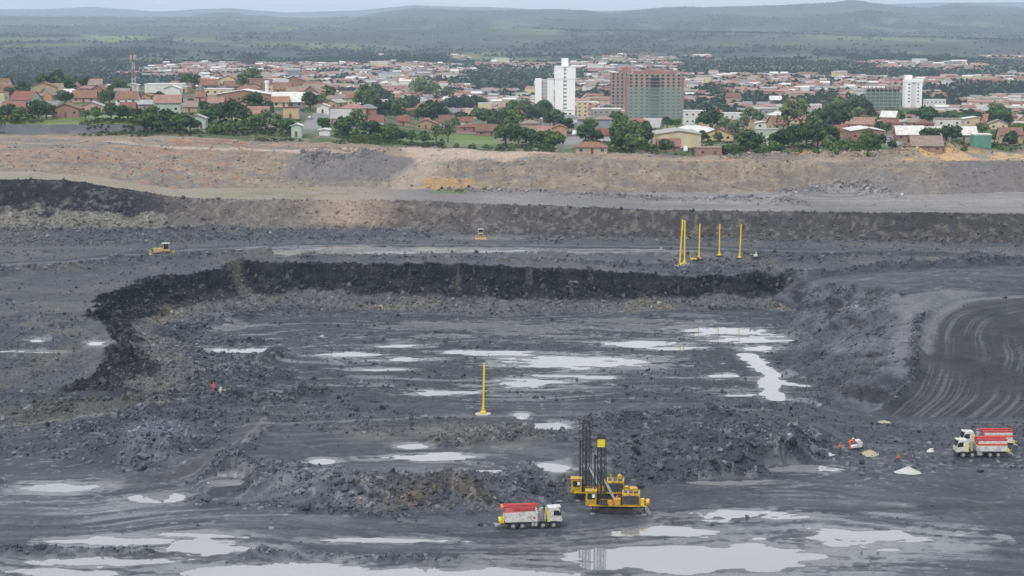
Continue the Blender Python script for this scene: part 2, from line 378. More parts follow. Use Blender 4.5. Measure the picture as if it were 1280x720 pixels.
def zone(x, y, px, soft=2.0, seed=0, rag=1.0, scale=5.0, pts=None):
    pts = pts or G2(px); a = np.array(pts); e = soft*2+rag*3
    m = (x > a[:, 0].min()-e) & (x < a[:, 0].max()+e) & (y > a[:, 1].min()-e) & (y < a[:, 1].max()+e)
    out = np.zeros(x.shape)
    if m.any():
        X, Y = x[m], y[m]
        d = seg_dist(X, Y, pts+[pts[0]]); d = np.where(inpoly(X, Y, pts), d, -d)+(fbm(X/scale, Y/scale, 3, 200+seed)-.5)*rag*6
        out[m] = sst(-soft, soft, d)
    return out
def stroke(x, y, px, w, soft=1.0, seed=0, pts=None, rag=.6):
    pts = pts or G2(px); a = np.array(pts); e = w+soft+rag*2
    m = (x > a[:, 0].min()-e) & (x < a[:, 0].max()+e) & (y > a[:, 1].min()-e) & (y < a[:, 1].max()+e)
    out = np.zeros(x.shape)
    if m.any():
        X, Y = x[m], y[m]; d = seg_dist(X, Y, pts)+(fbm(X/3, Y/3, 3, 300+seed)-.5)*rag*2
        out[m] = 1-sst(w-soft, w+soft, d)
    return out
HAUL = [(1250,362),(1195,376),(1160,395),(1150,430),(1146,470),(1122,503),(1098,520),(1250,524)]
HEDGE = chaikin(G2([(1250,362),(1195,376),(1160,395),(1150,430),(1146,470),(1122,503),(1098,520)]))
HPOLY = HEDGE+[gp(1380, 526)[:2], gp(1380, 362)[:2]]
ROAD1 = [(38,336),(90,328),(160,320),(240,313),(440,307),(640,310),(840,309),(960,313),(1060,317),(1170,318)]

def near_ground(x, y):
    z = base(x, y); shp = x.shape
    x = x.ravel(); y = y.ravel(); z = z.ravel().copy()
    n14 = fbm(x/14, y/14, 3, 3)-.5; n45 = fbm(x/4.5, y/4.5, 2, 31)-.5
    sd = pitsd(x, y)+n14*9+n45*4.5
    z, loose = feats(x, y, z)
    xf = np.interp(y, XF[:, 1], XF[:, 0]); xr = np.interp(y, XR[:, 1], XR[:, 0])
    tr = (x+n14*8+n45*4-xf)/np.maximum(xr-xf, 4)
    right = (tr > 0) & (y > 380) & (y < 545)
    flank = right & (tr < 1.05)
    y2, _ = K2(x); y3, _ = K3(x); y4, _ = K4(x); y5, _ = K5(x); y6, _ = K6(x)
    yy = y+n14*5+n45*2.2
    A = x/y*FOC+640
    g1 = fbm(x/26, y/26, 4, 101); g2 = fbm(x/5, y/5, 4, 111); g3 = fbm(x/1.3, y/1.3, 3, 121); wy = y+(fbm(x/38, y/30, 2, 133)-.5)*26+x*.05; st = fbm(x/15, wy/1.7, 4, 131, .6); st2 = fbm(x/34+y/50, wy/3.2, 3, 141)
    c = np.zeros(x.shape+(3,)); c[:] = (.047, .054, .067)
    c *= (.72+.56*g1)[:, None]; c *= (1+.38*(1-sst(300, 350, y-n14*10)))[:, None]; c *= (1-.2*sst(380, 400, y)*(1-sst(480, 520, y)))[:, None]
    rough = np.full(x.shape, .7)-.12*g2
    # working floor: pale silt streaks left by wheels and water
    fm = (y < 392)
    s = sst(.50, .70, st)*sst(.42, .6, g1)*fm*sst(-5, 5, 318-y+n14*20)
    c = mixc(c, (.17, .178, .195), s*.55); rough = rough-.25*s
    s = sst(.5, .72, st2)*fm; c = mixc(c, (.12, .125, .142), s*.45)
    s = sst(.53, .68, 1-st)*fm; c = mixc(c, (.035, .037, .045), s*.55)
    fl_ = sst(.69, .75, fbm(x/1.5, y/1.3, 3, 155, .6))*(y < 540)*(.35+.65*sst(.45, .6, g1)); c = mixc(c, (.26, .265, .275), fl_*.6*((y < 380) | (sd > 12)))
    # pit floor streaks
    pm = (y > 385)*(y < 540)*(sd > 6); c *= (1+pm*((g3-.5)*.7+(g2-.5)*.6))[:, None]; loose = np.maximum(loose, pm*(.1+.25*sst(.5, .65, g2))*(~right))
    pf = (sd > 14) & (y > 388) & ~right
    s = sst(.56, .7, fbm(x/15, wy/3.6, 4, 151, .65))*pf; c = mixc(c, (.11, .118, .135), s*.45); rough -= .25*s
    s = sst(.54, .68, fbm(x/12-y/30, wy/3, 4, 161, .65))*pf; c = mixc(c, (.03, .033, .042), s*.6)
    # upper bench
    b1 = (sd < -1) & (y < y2) & (y > 400)
    c = mixc(c, (.078, .083, .095), b1*(.3+.5*g2)); loose = np.maximum(loose, b1*sst(.46, .62, g2)*.4)
    c = mixc(c, (.12, .113, .1), b1*sst(.52, .66, fbm(x/9, y/7, 3, 171))*.45)
    rubb = zone(x, y, [(166,408),(200,384),(262,380),(330,392),(250,420),(330,440),(330,490),(200,500),(160,470),(165,440)], 2, 1, 1.5)
    loose = np.maximum(loose, rubb*.75)
    for i, zn in enumerate([[(360,364),(440,360),(700,366),(840,366),(965,372),(972,386),(840,386),(640,390),(440,388),(300,392),(250,398),(262,380)],
               [(970,352),(1110,366),(1125,400),(1120,450),(1095,500),(1040,508),(1000,486),(985,430),(975,395)],
               [(38,470),(150,498),(300,500),(560,520),(640,535),(760,520),(1000,500),(1050,520),(1060,560),(980,585),(900,600),(640,545),(480,545),(330,535),(230,580),(100,580),(38,560)],
               [(250,585),(330,575),(480,590),(620,590),(720,600),(740,625),(640,637),(480,640),(340,632),(270,610)],
               [(760,560),(900,520),(1000,520),(1010,560),(950,590),(820,605),(740,610)],
               [(38,286),(300,286),(460,288),(560,286),(1040,294),(1240,300),(1240,306),(1040,303),(840,302),(480,298),(300,302),(38,312)],
               [(38,400),(110,392),(120,420),(125,470),(38,480)],
               [(820,330),(860,322),(960,330),(975,350),(840,344)],
               [(1020,520),(1250,522),(1250,590),(1000,588)]]):
        k = zone(x, y, zn, 3, 10+i, 1.5)
        loose = np.maximum(loose, k*[.85, .4, .42, .85, .6, .6, .5, .8, .35][i])
    # blue-grey blocks
    bl = zone(x, y, [(150,540),(180,520),(225,528),(240,555),(215,575),(160,572)], 2, 31, 1); c = mixc(c, (.12, .135, .165), bl*.8); loose = np.maximum(loose, bl)
    # right flank, grey-brown with dark seams
    c = mixc(c, (.09, .095, .111), flank*.8); c = mixc(c, (.048, .052, .064), flank*(1-sst(.25, .5, tr+n45*.5))*.75); c = c*(1+flank*((fbm(x/9-y/14, z/1.5+y/22, 4, 184)-.5)*1.6+(g3-.5)*.5))[:, None]
    seam = sst(.56, .66, fbm(x/7-y/11, (z+y*.2)/2.2, 4, 181))*flank*(tr > .35); c = mixc(c, (.022, .022, .026), seam*.85)
    # tipped talus tinted tan here and there
    tl = sst(3.5, 6, sd)*(1-sst(14, 19, sd))*(y > 400)*(~right)
    c = mixc(c, (.12, .118, .12), tl*.7); c = mixc(c, (.17, .145, .115), tl*sst(.54, .7, fbm(x/8, y/8, 3, 191))*np.where(x < -45, .25, .5)); loose = np.maximum(loose, tl*.9)
    # coal face
    cf = (1-(1-sst(-95, -89, x))*(y < 432))*sst(-.9, .2, sd)*(1-sst(4.0, 6.5, sd+g2*4-2.2-3.5*(1-sst(-88, -60, x))))*(y > 400)*(~(right & (tr > .5)))
    c = mixc(c, (.008, .0085, .011), cf*.97); c = mixc(c, (.035, .035, .04), cf*sst(.5, .62, fbm(x/6, (z+x*.05)/.9, 4, 183))*.75); rough = np.where(cf > .5, .85, rough)
    c = mixc(c, (.08, .075, .07), cf*sst(.66, .76, g3*.5+g2*.5)*.8)  # pale mottles: lighter rock bits, and fracture highlights painted into the colour
    c = mixc(c, (.13, .12, .1), zone(x, y, [(288,330),(300,330),(325,380),(308,384)], 1, 41, .4)*.7*(cf > .1))
    loose = np.where(cf > .5, .95, loose)
    # face two
    f2 = ((yy > y2-1) & (yy < y3+.5)); t2 = np.clip((yy-y2)/(y3-y2), 0, 1)
    base2 = (.078, .07, .068); c = np.where(f2[:, None], np.array(base2)*(.6+.8*g2)[:, None], c)
    c = mixc(c, (.042, .041, .045), f2*sst(540, 700, A)*(.45+.5*g2))
    c = mixc(c, (.2, .178, .15), f2*sst(.55, .68, g3)*.35)
    e = f2*np.exp(-((A-430)/50)**2)*sst(.05, .3, t2); c = mixc(c, (.25, .2, .155), e*.95)
    e = f2*np.exp(-((A-330)/70)**2); c = mixc(c, (.15, .135, .125), e*.5)
    e = f2*(1-sst(180, 260, A))*(t2 < .55+.1*g2); c = mixc(c, (.15, .142, .125), e*.8); loose = np.maximum(loose, e*.85)
    e = f2*(1-sst(150, 260, A))*sst(.36, .5, t2+.6*n45); c = mixc(c, (.012, .012, .015), e*.95); rough = np.where(e > .5, .85, rough); c = mixc(c, (.07, .068, .07), e*sst(.56, .66, g3*.6+g2*.4)*.8)
    e = f2*sst(1030, 1060, A)*sst(.45, .58, fbm(x/12, z/2.0, 3, 211))*sst(.2, .4, t2); c = mixc(c, (.03, .027, .028), e*.85)
    loose = np.maximum(loose, f2*.42)
    # bench two
    f = (yy > y3+.3) & (yy < y4+.5); k = np.where(A < 520, 1., 0.)*sst(560, 480, A)
    c = np.where(f[:, None], (np.array((.15, .145, .15))*(.7+.6*g1)[:, None]), c)
    c = mixc(c, (.205, .18, .15), f*(1-sst(440, 540, A))); c = mixc(c, (.17, .17, .11), f*(1-sst(430, 560, A))*sst(.5, .62, g1)*.7)
    c = mixc(c, (.26, .245, .235), f*sst(760, 860, A)*sst(.5, .62, fbm(x/60, y/3, 3, 221))*.45)
    # face three
    f3 = (yy > y4) & (yy < y5+1); t3 = np.clip((yy-y4)/(y5-y4), 0, 1)
    c3 = np.array((.175, .147, .116))*(.7+.6*g2)[:, None]
    c3 = mixc(c3, (.26, .23, .19), sst(.58, .7, g3)*.25)
    c3 = mixc(c3, (.21, .145, .11), (1-sst(250, 330, A))*sst(.3, .9, t3)*.8)
    c3 = mixc(c3, (.112, .106, .104), sst(.5, .6, fbm(x/17, (y+z)/5, 5, 236, .62))*.6); c3 = mixc(c3, (.24, .2, .15), sst(.6, .68, fbm(x/6, (y+z)/2.4, 4, 237, .65))*.5); c3 = mixc(c3, (.24, .14, .085), (1-sst(320, 350, A))*sst(.58, .7, fbm(x/6, (y+z)/3, 5, 231, .65))*.7)
    c3 = mixc(c3, (.115, .11, .115), zone(x, y, [(360,192),(450,190),(520,196),(530,212),(500,225),(360,225)], 2, 51, 1)*.8)
    c3 = mixc(c3, (.3, .19, .085), zone(x, y, [(530,222),(590,224),(588,236),(520,236)], 2, 52, 1)*.8)
    c3 = mixc(c3, (.105, .1, .108), sst(1150, 1200, A)*.75); c3 = mixc(c3, (.13, .128, .132), zone(x, y, [(1050,215),(1100,212),(1165,225),(1170,243),(1060,243)], 2, 53, 1)*.7)
    c3 = mixc(c3, (.1, .085, .075), sst(.7, .76, fbm(x/3, y/30, 3, 241))*.4)
    c = np.where(f3[:, None], c3, c); loose = np.maximum(loose, f3*(.12+.3*sst(.5, .65, g2)))
    # spoil shelf below the town
    f = (yy > y5+.5); cs = np.array((.2, .162, .122))*(.72+.56*g1)[:, None]
    cs = mixc(cs, (.13, .12, .112), sst(.48, .6, fbm(x/22, y/16, 5, 251, .6))*.75); cs = mixc(cs, (.36, .2, .1), sst(.62, .72, fbm(x/24, y/8, 4, 252))*.5)
    c = np.where(f[:, None], cs, c)
    c = mixc(c, (.19, .09, .06), zone(x, y, [(204,177),(250,175),(308,177),(306,182),(230,183)], 1.5, 54, 1)*sst(.42, .6, g2)*.7)
    c = mixc(c, (.38, .3, .255), stroke(x, y, [(140,178),(204,184),(290,187),(440,192)], 3, 2, 1)*.7*(yy > y5-4))
    c = mixc(c, (.38, .3, .24), zone(x, y, [(500,186),(560,184),(690,192),(640,199),(560,201),(520,203)], 2, 55, 1)*.75)
    c = mixc(c, (.27, .235, .2), stroke(x, y, [(560,192),(530,210),(510,222),(503,234)], 5, 3, 2)*.7)
    c = mixc(c, (.09, .13, .04), zone(x, y, [(38,147),(172,151),(176,160),(38,157.5)], 2, 56, .5)*.9)
    c = mixc(c, (.1, .1, .108), zone(x, y, [(38,158.5),(176,161),(176,170),(38,168)], 1, 57, .5)*.9)
    c = mixc(c, (.4, .27, .13), zone(x, y, [(1120,196),(1180,190),(1242,192),(1242,199),(1130,201)], 1.5, 58, 1)*sst(.4, .6, g2)*.9)
    loose = np.maximum(loose, (yy > y5)*(y < 790)*.14); z += (yy > y5+2)*(y < 795)*((fbm(x/9, y/7, 3, 346)-.5)*2.2)*sst(y5+2, y5+8, yy)*(1-sst(780, 795, y))
    # greens along the foot of face three and old ponds
    gm = sst(.56, .66, fbm(x/10, y/10, 3, 261))
    c = mixc(c, (.08, .11, .04), zone(x, y, [(535,232),(690,236),(690,243),(535,243)], 2, 59, 1)*gm*.8)
    c = mixc(c, (.13, .125, .07), zone(x, y, [(170,240),(440,238),(440,250),(200,247)], 2, 60, 1)*gm*.6)
    c = mixc(c, (.09, .088, .055), zone(x, y, [(38,515),(120,500),(240,500),(240,510),(120,515),(60,530)], 2, 61, 1)*.4)
    c = mixc(c, (.14, .132, .115), zone(x, y, [(420,534),(560,530),(640,532),(690,548),(640,562),(520,556),(440,552)], 3, 62, 1)*g2*.9)
    c = mixc(c, (.04, .034, .03), zone(x, y, [(470,596),(560,596),(610,622),(500,636)], 3, 63, 1)*.7); c = mixc(c, (.14, .12, .095), zone(x, y, [(440,600),(560,600),(600,630),(450,640)], 3, 64, 1)*sst(.5, .65, g3)*.6)
    c = mixc(c, (.15, .13, .1), zone(x, y, [(205,388),(245,378),(262,382),(210,405),(175,412)], 2, 64, 1)*g2)
    # haul roads
    rd = stroke(x, y, ROAD1, 7, 1.6, 3); c = mixc(c, (.026, .03, .038), rd*.9); loose *= 1-rd
    k = stroke(x, y, [(38,335),(90,327),(160,319),(240,312),(440,306),(840,308),(1060,315)], 1.5, 1.2, 4, rag=2.2); c = mixc(c, (.12, .128, .142), k*.5); rough -= .08*k
    k = zone(x, y, [(345,316),(400,311),(440,314),(520,312),(640,312),(840,313),(840,316),(640,316),(440,319)], .8, 67, .5); c = mixc(c, (.2, .205, .215), k*.8); rough = rough*(1-k)+.17*k  # wet highlight on the road, its brightness partly painted as pale colour
    hr = zone(x, y, None, 1.2, 65, .5, 5., HPOLY)
    dE = np.zeros(x.shape); m = hr > 0
    if m.any(): dE[m] = seg_dist(x[m], y[m], HEDGE)
    c = mixc(c, (.024, .026, .031), hr*.96); loose *= 1-hr
    dW = dE+(fbm(x/22, y/22, 2, 272)-.5)*3; tk = sst(.54, .66, fbm(dW/.4, y/32, 3, 271))*hr*sst(.5, 3, dE)*sst(.3, .6, fbm(x/14, y/20, 3, 273)); c = mixc(c, (.12, .127, .142), tk*.6); tk = sst(.6, .7, fbm(dW/.5+9, y/70, 2, 274))*hr; c = mixc(c, (.018, .019, .023), tk*.6)
    k = stroke(x, y, None, 1.4, 1.2, 5, chaikin(G2([(1250,368),(1215,373),(1190,383),(1170,397),(1160,415),(1156,440)]))); c = mixc(c, (.14, .147, .16), k*.65); rough -= .08*k
    k = zone(x, y, [(1125,372),(1180,362),(1235,366),(1190,378),(1160,396),(1135,400),(1128,388)], 1.5, 66, .6); c = mixc(c, (.14, .145, .158), k*.8); loose *= 1-k
    k = stroke(x, y, [(1120,374),(1133,395),(1128,425),(1120,450)], 1.8, 1.4, 6); c = mixc(c, (.16, .165, .18), k*.6)
    k = stroke(x, y, [(325,528),(300,552),(255,575),(205,598),(120,606)], 2.2, 1.2, 7); c = mixc(c, (.06, .062, .07), k*.8); loose *= 1-k
    for i, off in enumerate([0, 5]):
        k = stroke(x, y, [(332+off,528+off),(306+off,552+off),(262+off,576+off),(215+off,600+off)], .35, .3, 8+i, rag=.3); c = mixc(c, (.15, .155, .165), k*.6)
    for i, (pl, cc, ww) in enumerate([([(440,690),(560,694),(700,690)], (.035,.036,.042), .5), ([(830,650),(940,645),(1100,637),(1250,628)], (.035,.037,.044), 1.7),
              ([(1050,652),(1120,650),(1180,640)], (.03,.031,.037), .5), ([(240,628),(330,632),(440,642),(560,644),(680,636)], (.04,.041,.048), .5),
              ([(460,664),(540,668),(620,664)], (.15,.155,.17), .5), ([(640,700),(760,702),(900,716)], (.035,.036,.042), .8), ([(945,612),(1010,606),(1080,600)], (.16,.165,.18), .4),
              ([(38,655),(200,662),(420,660),(640,672)], (.045,.047,.055), .6), ([(38,640),(300,648),(560,654)], (.12,.125,.138), .4),
              ([(400,560),(520,575),(700,590),(760,596)], (.04,.041,.05), .6), ([(38,538),(90,524),(140,516),(210,510)], (.17,.16,.135), .6),
              ([(300,535),(400,528),(560,521),(760,518),(960,512)], (.14,.143,.155), .8), ([(300,505),(440,507),(600,513),(800,512),(960,508),(1100,522)], (.035,.037,.045), .8),
              ([(230,408),(262,400),(300,395),(330,393),(440,391)], (.03,.03,.036), .8), ([(262,474),(280,468),(350,448)], (.03,.03,.036), .6), ([(440,450),(560,470),(760,500),(850,502)], (.045,.047,.055), .6)]):
        k = stroke(x, y, pl, ww, ww*.6, 20+i, rag=.8); c = mixc(c, cc, k*.75)
    k = zone(x, y, [(268,489),(300,487),(312,491),(290,494)], .5, 70, .3); c = mixc(c, (.012, .012, .015), k*.9)
    # shelf in front of the first houses: weeds
    e = sst(y6+2, y6+14, y+n14*14); gv = fbm(x/12, y/12, 4, 281)
    tg = mixc(np.zeros(c.shape)+np.array((.13, .115, .085)), (.05, .075, .025), sst(.38, .55, gv)); c = c*(1-e[:, None])+tg*e[:, None]
    c = mixc(c, (.09, .13, .04), zone(x, y, [(38,147),(172,151),(176,160),(38,157.5)], 2, 56, .5)*.9)
    # puddle hollows
    ph = np.zeros(x.shape); film = np.zeros(x.shape)
    for p in PW:
        cx, cy, cz, rx, ry, rg = p
        m = (np.abs(x-cx) < rx*2+2) & (np.abs(y-cy) < ry*2+2)
        if not m.any(): continue
        f = pud_field(x[m], y[m], p); k = sst(-1.2, -.4, f)
        zc = cz-.05
        z[m] = z[m]*(1-k)+(zc-.14*f)*k
        ph[m] = np.maximum(ph[m], sst(-.5, .0, f)); loose[m] *= 1-k; film[m] = np.maximum(film[m], sst(-1.6, -.2, f)*sst(.44, .54, st[m]*.65+g3[m]*.35))
    for p in PW:
        cx, cy, cz, rx, ry, rg = p; m = (np.abs(x-cx) < rx*1.8+1) & (np.abs(y-cy) < ry*1.8+1)
        if m.any():
            f = pud_field(x[m], y[m], p); z[m] = np.where(f > -.05, np.minimum(z[m], cz-.05-.14*f), z[m])
    s = stroke(x, y, None, 2.4, 2.0, 40, chaikin(STREAM), 1.6); s2 = stroke(x, y, None, 1.5, 1.2, 41, chaikin(SPUR), .9); s = np.maximum(s, s2); loose *= 1-s
    ph = np.maximum(ph, s)
    z = z*(1-s)+(-.16)*s
    c = mixc(c, (.042, .046, .054), ph*.8); rough = rough*(1-ph)+.3*ph
    rough = rough*(1-film)+.17*film; c = mixc(c, (.12, .126, .135), film*.6)  # film also painted paler, so part of its sheen is in the colour
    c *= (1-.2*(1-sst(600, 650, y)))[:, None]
    # relief of the loose rock
    rel = (ridg(x/2.6, y/2.6, 3, 301)-.45)*1.0+(ridg(x/.95, y/.95, 2, 311)-.5)*.4
    z += rel*loose*.8*(1-.7*f3)*(1-.8*cf)+(g3-.5)*.12*(1-ph)*(1-rd)
    z += cf*(ridg(x/2.0+z*.3, y/1.4, 3, 321)-.5)*1.9+f2*(ridg(x/3+z*.4, y/3, 3, 331)-.5)*.7+f3*((ridg(x/4+z*.3, y/5, 3, 341)-.5)*.9+(fbm(x/12, y/40, 2, 342)-.5)*1.0)+flank*(fbm(x/9-y/12, y/26, 4, 351)-.5)*3.4+flank*(ridg(x/4-y/6, y/22, 3, 352)-.5)*.8
    c = c*(1+(g3-.5)[:, None]*.55*(.4+loose[:, None]))
    return [q.reshape(shp) for q in (z, c[:, 0], c[:, 1], c[:, 2], np.clip(rough, .16, .9), loose, ph)]

def gz(x, y):
    """height of the finished near ground at one point"""
    a = x/y; j = min(max(int(np.searchsorted(aa, a))-1, 0), len(aa)-2); i = min(max(int(np.searchsorted(YR, y))-1, 0), len(YR)-2)
    fx = (a-aa[j])/(aa[j+1]-aa[j]); fy = (y-YR[i])/(YR[i+1]-YR[i])
    return float((Zn[i, j]*(1-fx)+Zn[i, j+1]*fx)*(1-fy)+(Zn[i+1, j]*(1-fx)+Zn[i+1, j+1]*fx)*fy)

# town and far country
STREETS = [([(66,126),(60,137),(70,150),(78,156)], 4), ([(384,174),(392,160),(402,146),(410,141)], 5), ([(711,191),(714,178),(717,171)], 4), ([(1104,170),(1118,180),(1134,193)], 4),
           ([(226,140),(236,134),(238,124)], 4), ([(880,192),(1000,190),(1242,186)], 0)]
STW = [(G2(p), w) for p, w in STREETS if w]
def far_ground(x, y):
    z = base(x, y); shp = x.shape; x = x.ravel(); y = y.ravel(); z = z.ravel()
    A = x/y*FOC+640
    g = fbm(x/40, y/40, 4, 401); g2 = fbm(x/300, y/420, 5, 411, .55); g3 = fbm(x/120, y/260, 4, 421); g4 = fbm(x/900, y/1200, 4, 431)
    town = np.zeros(x.shape+(3,))+np.array((.12, .105, .08)); town = mixc(town, (.05, .075, .028), sst(.4, .55, g)); town = mixc(town, (.19, .155, .125), sst(.58, .68, fbm(x/25, y/25, 3, 441))*.7)
    far = np.zeros(x.shape+(3,))+np.array((.024, .04, .026)); far = mixc(far, (.095, .13, .055), sst(.53, .58, g2)*.85); far = mixc(far, (.09, .085, .055), sst(.6, .68, g4)*.4); far = mixc(far, (.012, .022, .02), sst(.47, .53, fbm(x/260, y/700, 5, 451, .6))*.92)
    far = mixc(far, (.16, .13, .1), sst(.66, .72, g3)*.5)
    vd = sst(.0, .06, np.interp(A, [0, 150, 260, 400, 640, 900, 1000, 1280], [.66, .6, .52, .47, .42, .46, .5, .47])-fbm(x/170+3, y/420, 3, 601))*sst(1400, 1700, y); town = mixc(town, (.028, .045, .024), vd*.85)
    w = sst(3300, 3800, y+(g4-.5)*900)
    c = town*(1-w[:, None])+far*w[:, None]
    pts = G2([(172,40),(200,37),(265,40),(290,47),(180,46)])
    def band(px, col, k, s=60):
        nonlocal c
        m = zone(x, y, px, s, 500, 20, 200); c = mixc(c, col, m*k)
    band([(98,33),(180,34),(280,40),(292,47),(180,46),(100,41)], (.02, .036, .025), .95)
    band([(38,33),(90,36),(98,44),(38,44)], (.02, .036, .025), .9)
    band([(108,43),(190,46),(150,54),(112,52)], (.14, .19, .07), .9)
    band([(40,26),(100,26),(170,32),(100,32),(40,30)], (.13, .18, .08), .8)
    band([(980,48),(1060,46),(1200,50),(1190,54),(1030,54)], (.13, .16, .08), .8, 100)
    band([(640,46),(1242,56),(1242,66),(700,66)], (.02, .035, .025), .6, 100)
    band([(340,36),(640,38),(640,60),(500,60),(340,50)], (.025, .042, .03), .6, 100)
    band([(900,82),(1240,80),(1240,84),(900,86)], (.14, .17, .08), .7, 40)
    band([(590,70),(700,76),(700,82),(560,80)], (.13, .17, .07), .7, 40)
    mt = sst(8600, 9600, y); c = mixc(c, (.022, .036, .03), mt*.75); c = mixc(c, (.08, .1, .05), mt*sst(.58, .66, fbm(x/700, y/500, 4, 461))*.6)
    for pts, ww in STW:
        c = mixc(c, (.2, .195, .2), stroke(x, y, None, ww, 1.2, 60, pts, .3)*.95)
    c = mixc(c, (.11, .16, .04), zone(x, y, [(560,168),(618,170),(622,182),(560,182)], 3, 71, 1)*.9)
    c = mixc(c, (.12, .17, .06), zone(x, y, [(808,158),(880,158),(885,166),(800,170)], 3, 72, 1)*.9)
    c = mixc(c, (.075, .12, .035), zone(x, y, [(400,160),(560,166),(560,190),(400,184)], 3, 73, 2)*.85)
    return z.reshape(shp), c.reshape(shp+(3,)).clip(.004, .9)
aa = np.concatenate([np.linspace(-.5, -.275, 34)[:-1], np.linspace(-.275, .275, 860), np.linspace(.275, .5, 34)[1:]])
YR = np.concatenate([np.arange(60, 240, 6), np.arange(240, 400, .43), np.arange(400, 500, .52), np.arange(500, 556, .3), np.arange(556, 720, .62), np.arange(720, 860, 1.6), [860]])
AA, YY = np.meshgrid(aa, YR); XX = AA*YY
Zn, c0, c1, c2, RO, LOOSE, PH = near_ground(XX, YY)
_fm = YY > 775
_, _fc = far_ground(XX[_fm], YY[_fm]); _w = sst(785, 835, YY[_fm]+(fbm(XX[_fm]/10, YY[_fm]/10, 2, 5)-.5)*16)[:, None]
_keep = ((XX[_fm] < -138) & (YY[_fm] < 812))[:, None]
_nc = np.stack([c0, c1, c2], -1); _nc[_fm] = np.where(_keep, _nc[_fm], _nc[_fm]*(1-_w)+_fc*_w)
_bx = (XX+(fbm(XX/10, YY/10, 2, 8)-.5)*6 < -144); _yn = YY+(fbm(XX/5, YY/5, 2, 9)-.5)*3
_k = _bx & (_yn > 793.5) & (_yn < 802); _nc[_k] = np.array((.085, .085, .095))*(.6+.8*fbm(XX[_k]/3, Zn[_k]/1.0, 3, 12))[:, None]
_k = _bx & (_yn >= 802) & (_yn < 845); _nc[_k] = np.array((.11, .15, .045))*(.6+.8*fbm(XX[_k]/8, YY[_k]/12, 3, 13))[:, None]; c0, c1, c2 = _nc[..., 0], _nc[..., 1], _nc[..., 2]
gm = attr_ground('ground_material', .35, 1.3, .3)
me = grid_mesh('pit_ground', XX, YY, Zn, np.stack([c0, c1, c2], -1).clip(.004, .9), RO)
me.materials.append(gm); tag(link('pit_ground', me), kind='structure')

gm2 = attr_ground('country_material', .2, .12, .25)
for nm, A_, Y_ in [('town_ground', aa[::2] if len(aa) % 2 else np.append(aa[::2], aa[-1]), np.concatenate([np.arange(860, 1500, 3.0), np.geomspace(1500, 3400, 160)])), ('far_hills', np.linspace(-.5, .5, 620), np.geomspace(3395, 27000, 300))]:
    A2, Y2 = np.meshgrid(A_, Y_); Z2, C2 = far_ground(A2*Y2, Y2)
    if nm == 'town_ground': Z2[0] += 0.0
    me = grid_mesh(nm, A2*Y2, Y2, Z2, C2, np.full(A2.shape, .85)); me.materials.append(gm2); tag(link(nm, me), kind='structure')
def tz(x, y): 
    if y < 860: return gz(x, y)
    return float(base(np.array([x]), np.array([y]))[0])

# ---------------------------------------------------------------- standing water
wm = bpy.data.materials.new('silty_water'); wm.use_nodes = True; t = wm.node_tree; b = t.nodes['Principled BSDF']
b.inputs['Base Color'].default_value = (.2, .205, .21, 1); b.inputs['Roughness'].default_value = .035; b.inputs['IOR'].default_value = 1.5; b.inputs['Specular IOR Level'].default_value = .7
tcw = N(t, 'ShaderNodeTexCoord'); nw = N(t, 'ShaderNodeTexNoise'); nw.inputs['Scale'].default_value = 2.2; t.links.new(tcw.outputs['Object'], nw.inputs['Vector'])
bw = N(t, 'ShaderNodeBump'); bw.inputs['Strength'].default_value = .02; bw.inputs['Distance'].default_value = .02; t.links.new(nw.outputs['Fac'], bw.inputs['Height']); t.links.new(bw.outputs[0], b.inputs['Normal'])
def gzv(x, y):
    a = x/y; j = np.clip(np.searchsorted(aa, a)-1, 0, len(aa)-2); i = np.clip(np.searchsorted(YR, y)-1, 0, len(YR)-2)
    fx = (a-aa[j])/(aa[j+1]-aa[j]); fy = (y-YR[i])/(YR[i+1]-YR[i])
    return (Zn[i, j]*(1-fx)+Zn[i, j+1]*fx)*(1-fy)+(Zn[i+1, j]*(1-fx)+Zn[i+1, j+1]*fx)*fy
def water_sheet(name, x0, x1, y0, y1, level, keep):
    nx, ny = int(min(120, max(24, (x1-x0)/.35))), int(min(70, max(14, (y1-y0)/.4)))
    gx, gy = np.meshgrid(np.linspace(x0, x1, nx), np.linspace(y0, y1, ny))
    ok = (gzv(gx, gy) < level+.004) & keep(gx, gy)
    cell = ok[:-1, :-1] | ok[1:, :-1] | ok[:-1, 1:] | ok[1:, 1:]
    if not cell.any(): return
    idx = np.arange(nx*ny).reshape(ny, nx); used = np.zeros(nx*ny, bool)
    fs = np.stack([idx[:-1, :-1], idx[:-1, 1:], idx[1:, 1:], idx[1:, :-1]], -1)[cell]; used[fs.ravel()] = True
    mp_ = np.cumsum(used)-1; cx, cy = (x0+x1)/2, (y0+y1)/2
    vs = np.stack([gx.ravel()-cx, gy.ravel()-cy, np.zeros(nx*ny)], -1)[used]
    me = bpy.data.meshes.new(name); me.from_pydata(vs.tolist(), [], mp_[fs].tolist()); me.materials.append(wm)
    tag(link(name, me, loc=(cx, cy, level)), kind='structure')
for k, p in enumerate(PW):
    cx, cy, cz, rx, ry, rg = p
    water_sheet('puddle', cx-rx*1.8-1, cx+rx*1.8+1, cy-ry*1.8-1, cy+ry*1.8+1, cz-.045+.0035*(k % 9), lambda X, Y: pud_field(X, Y, p) > -.14)
for nm_, pts in (('stream', STREAM), ('stream', SPUR)):
    a_ = np.array(pts); water_sheet(nm_, a_[:, 0].min()-5, a_[:, 0].max()+5, a_[:, 1].min()-5, a_[:, 1].max()+5, -.075 if pts is STREAM else -.07, lambda X, Y: seg_dist(X, Y, chaikin(pts)) < 4)

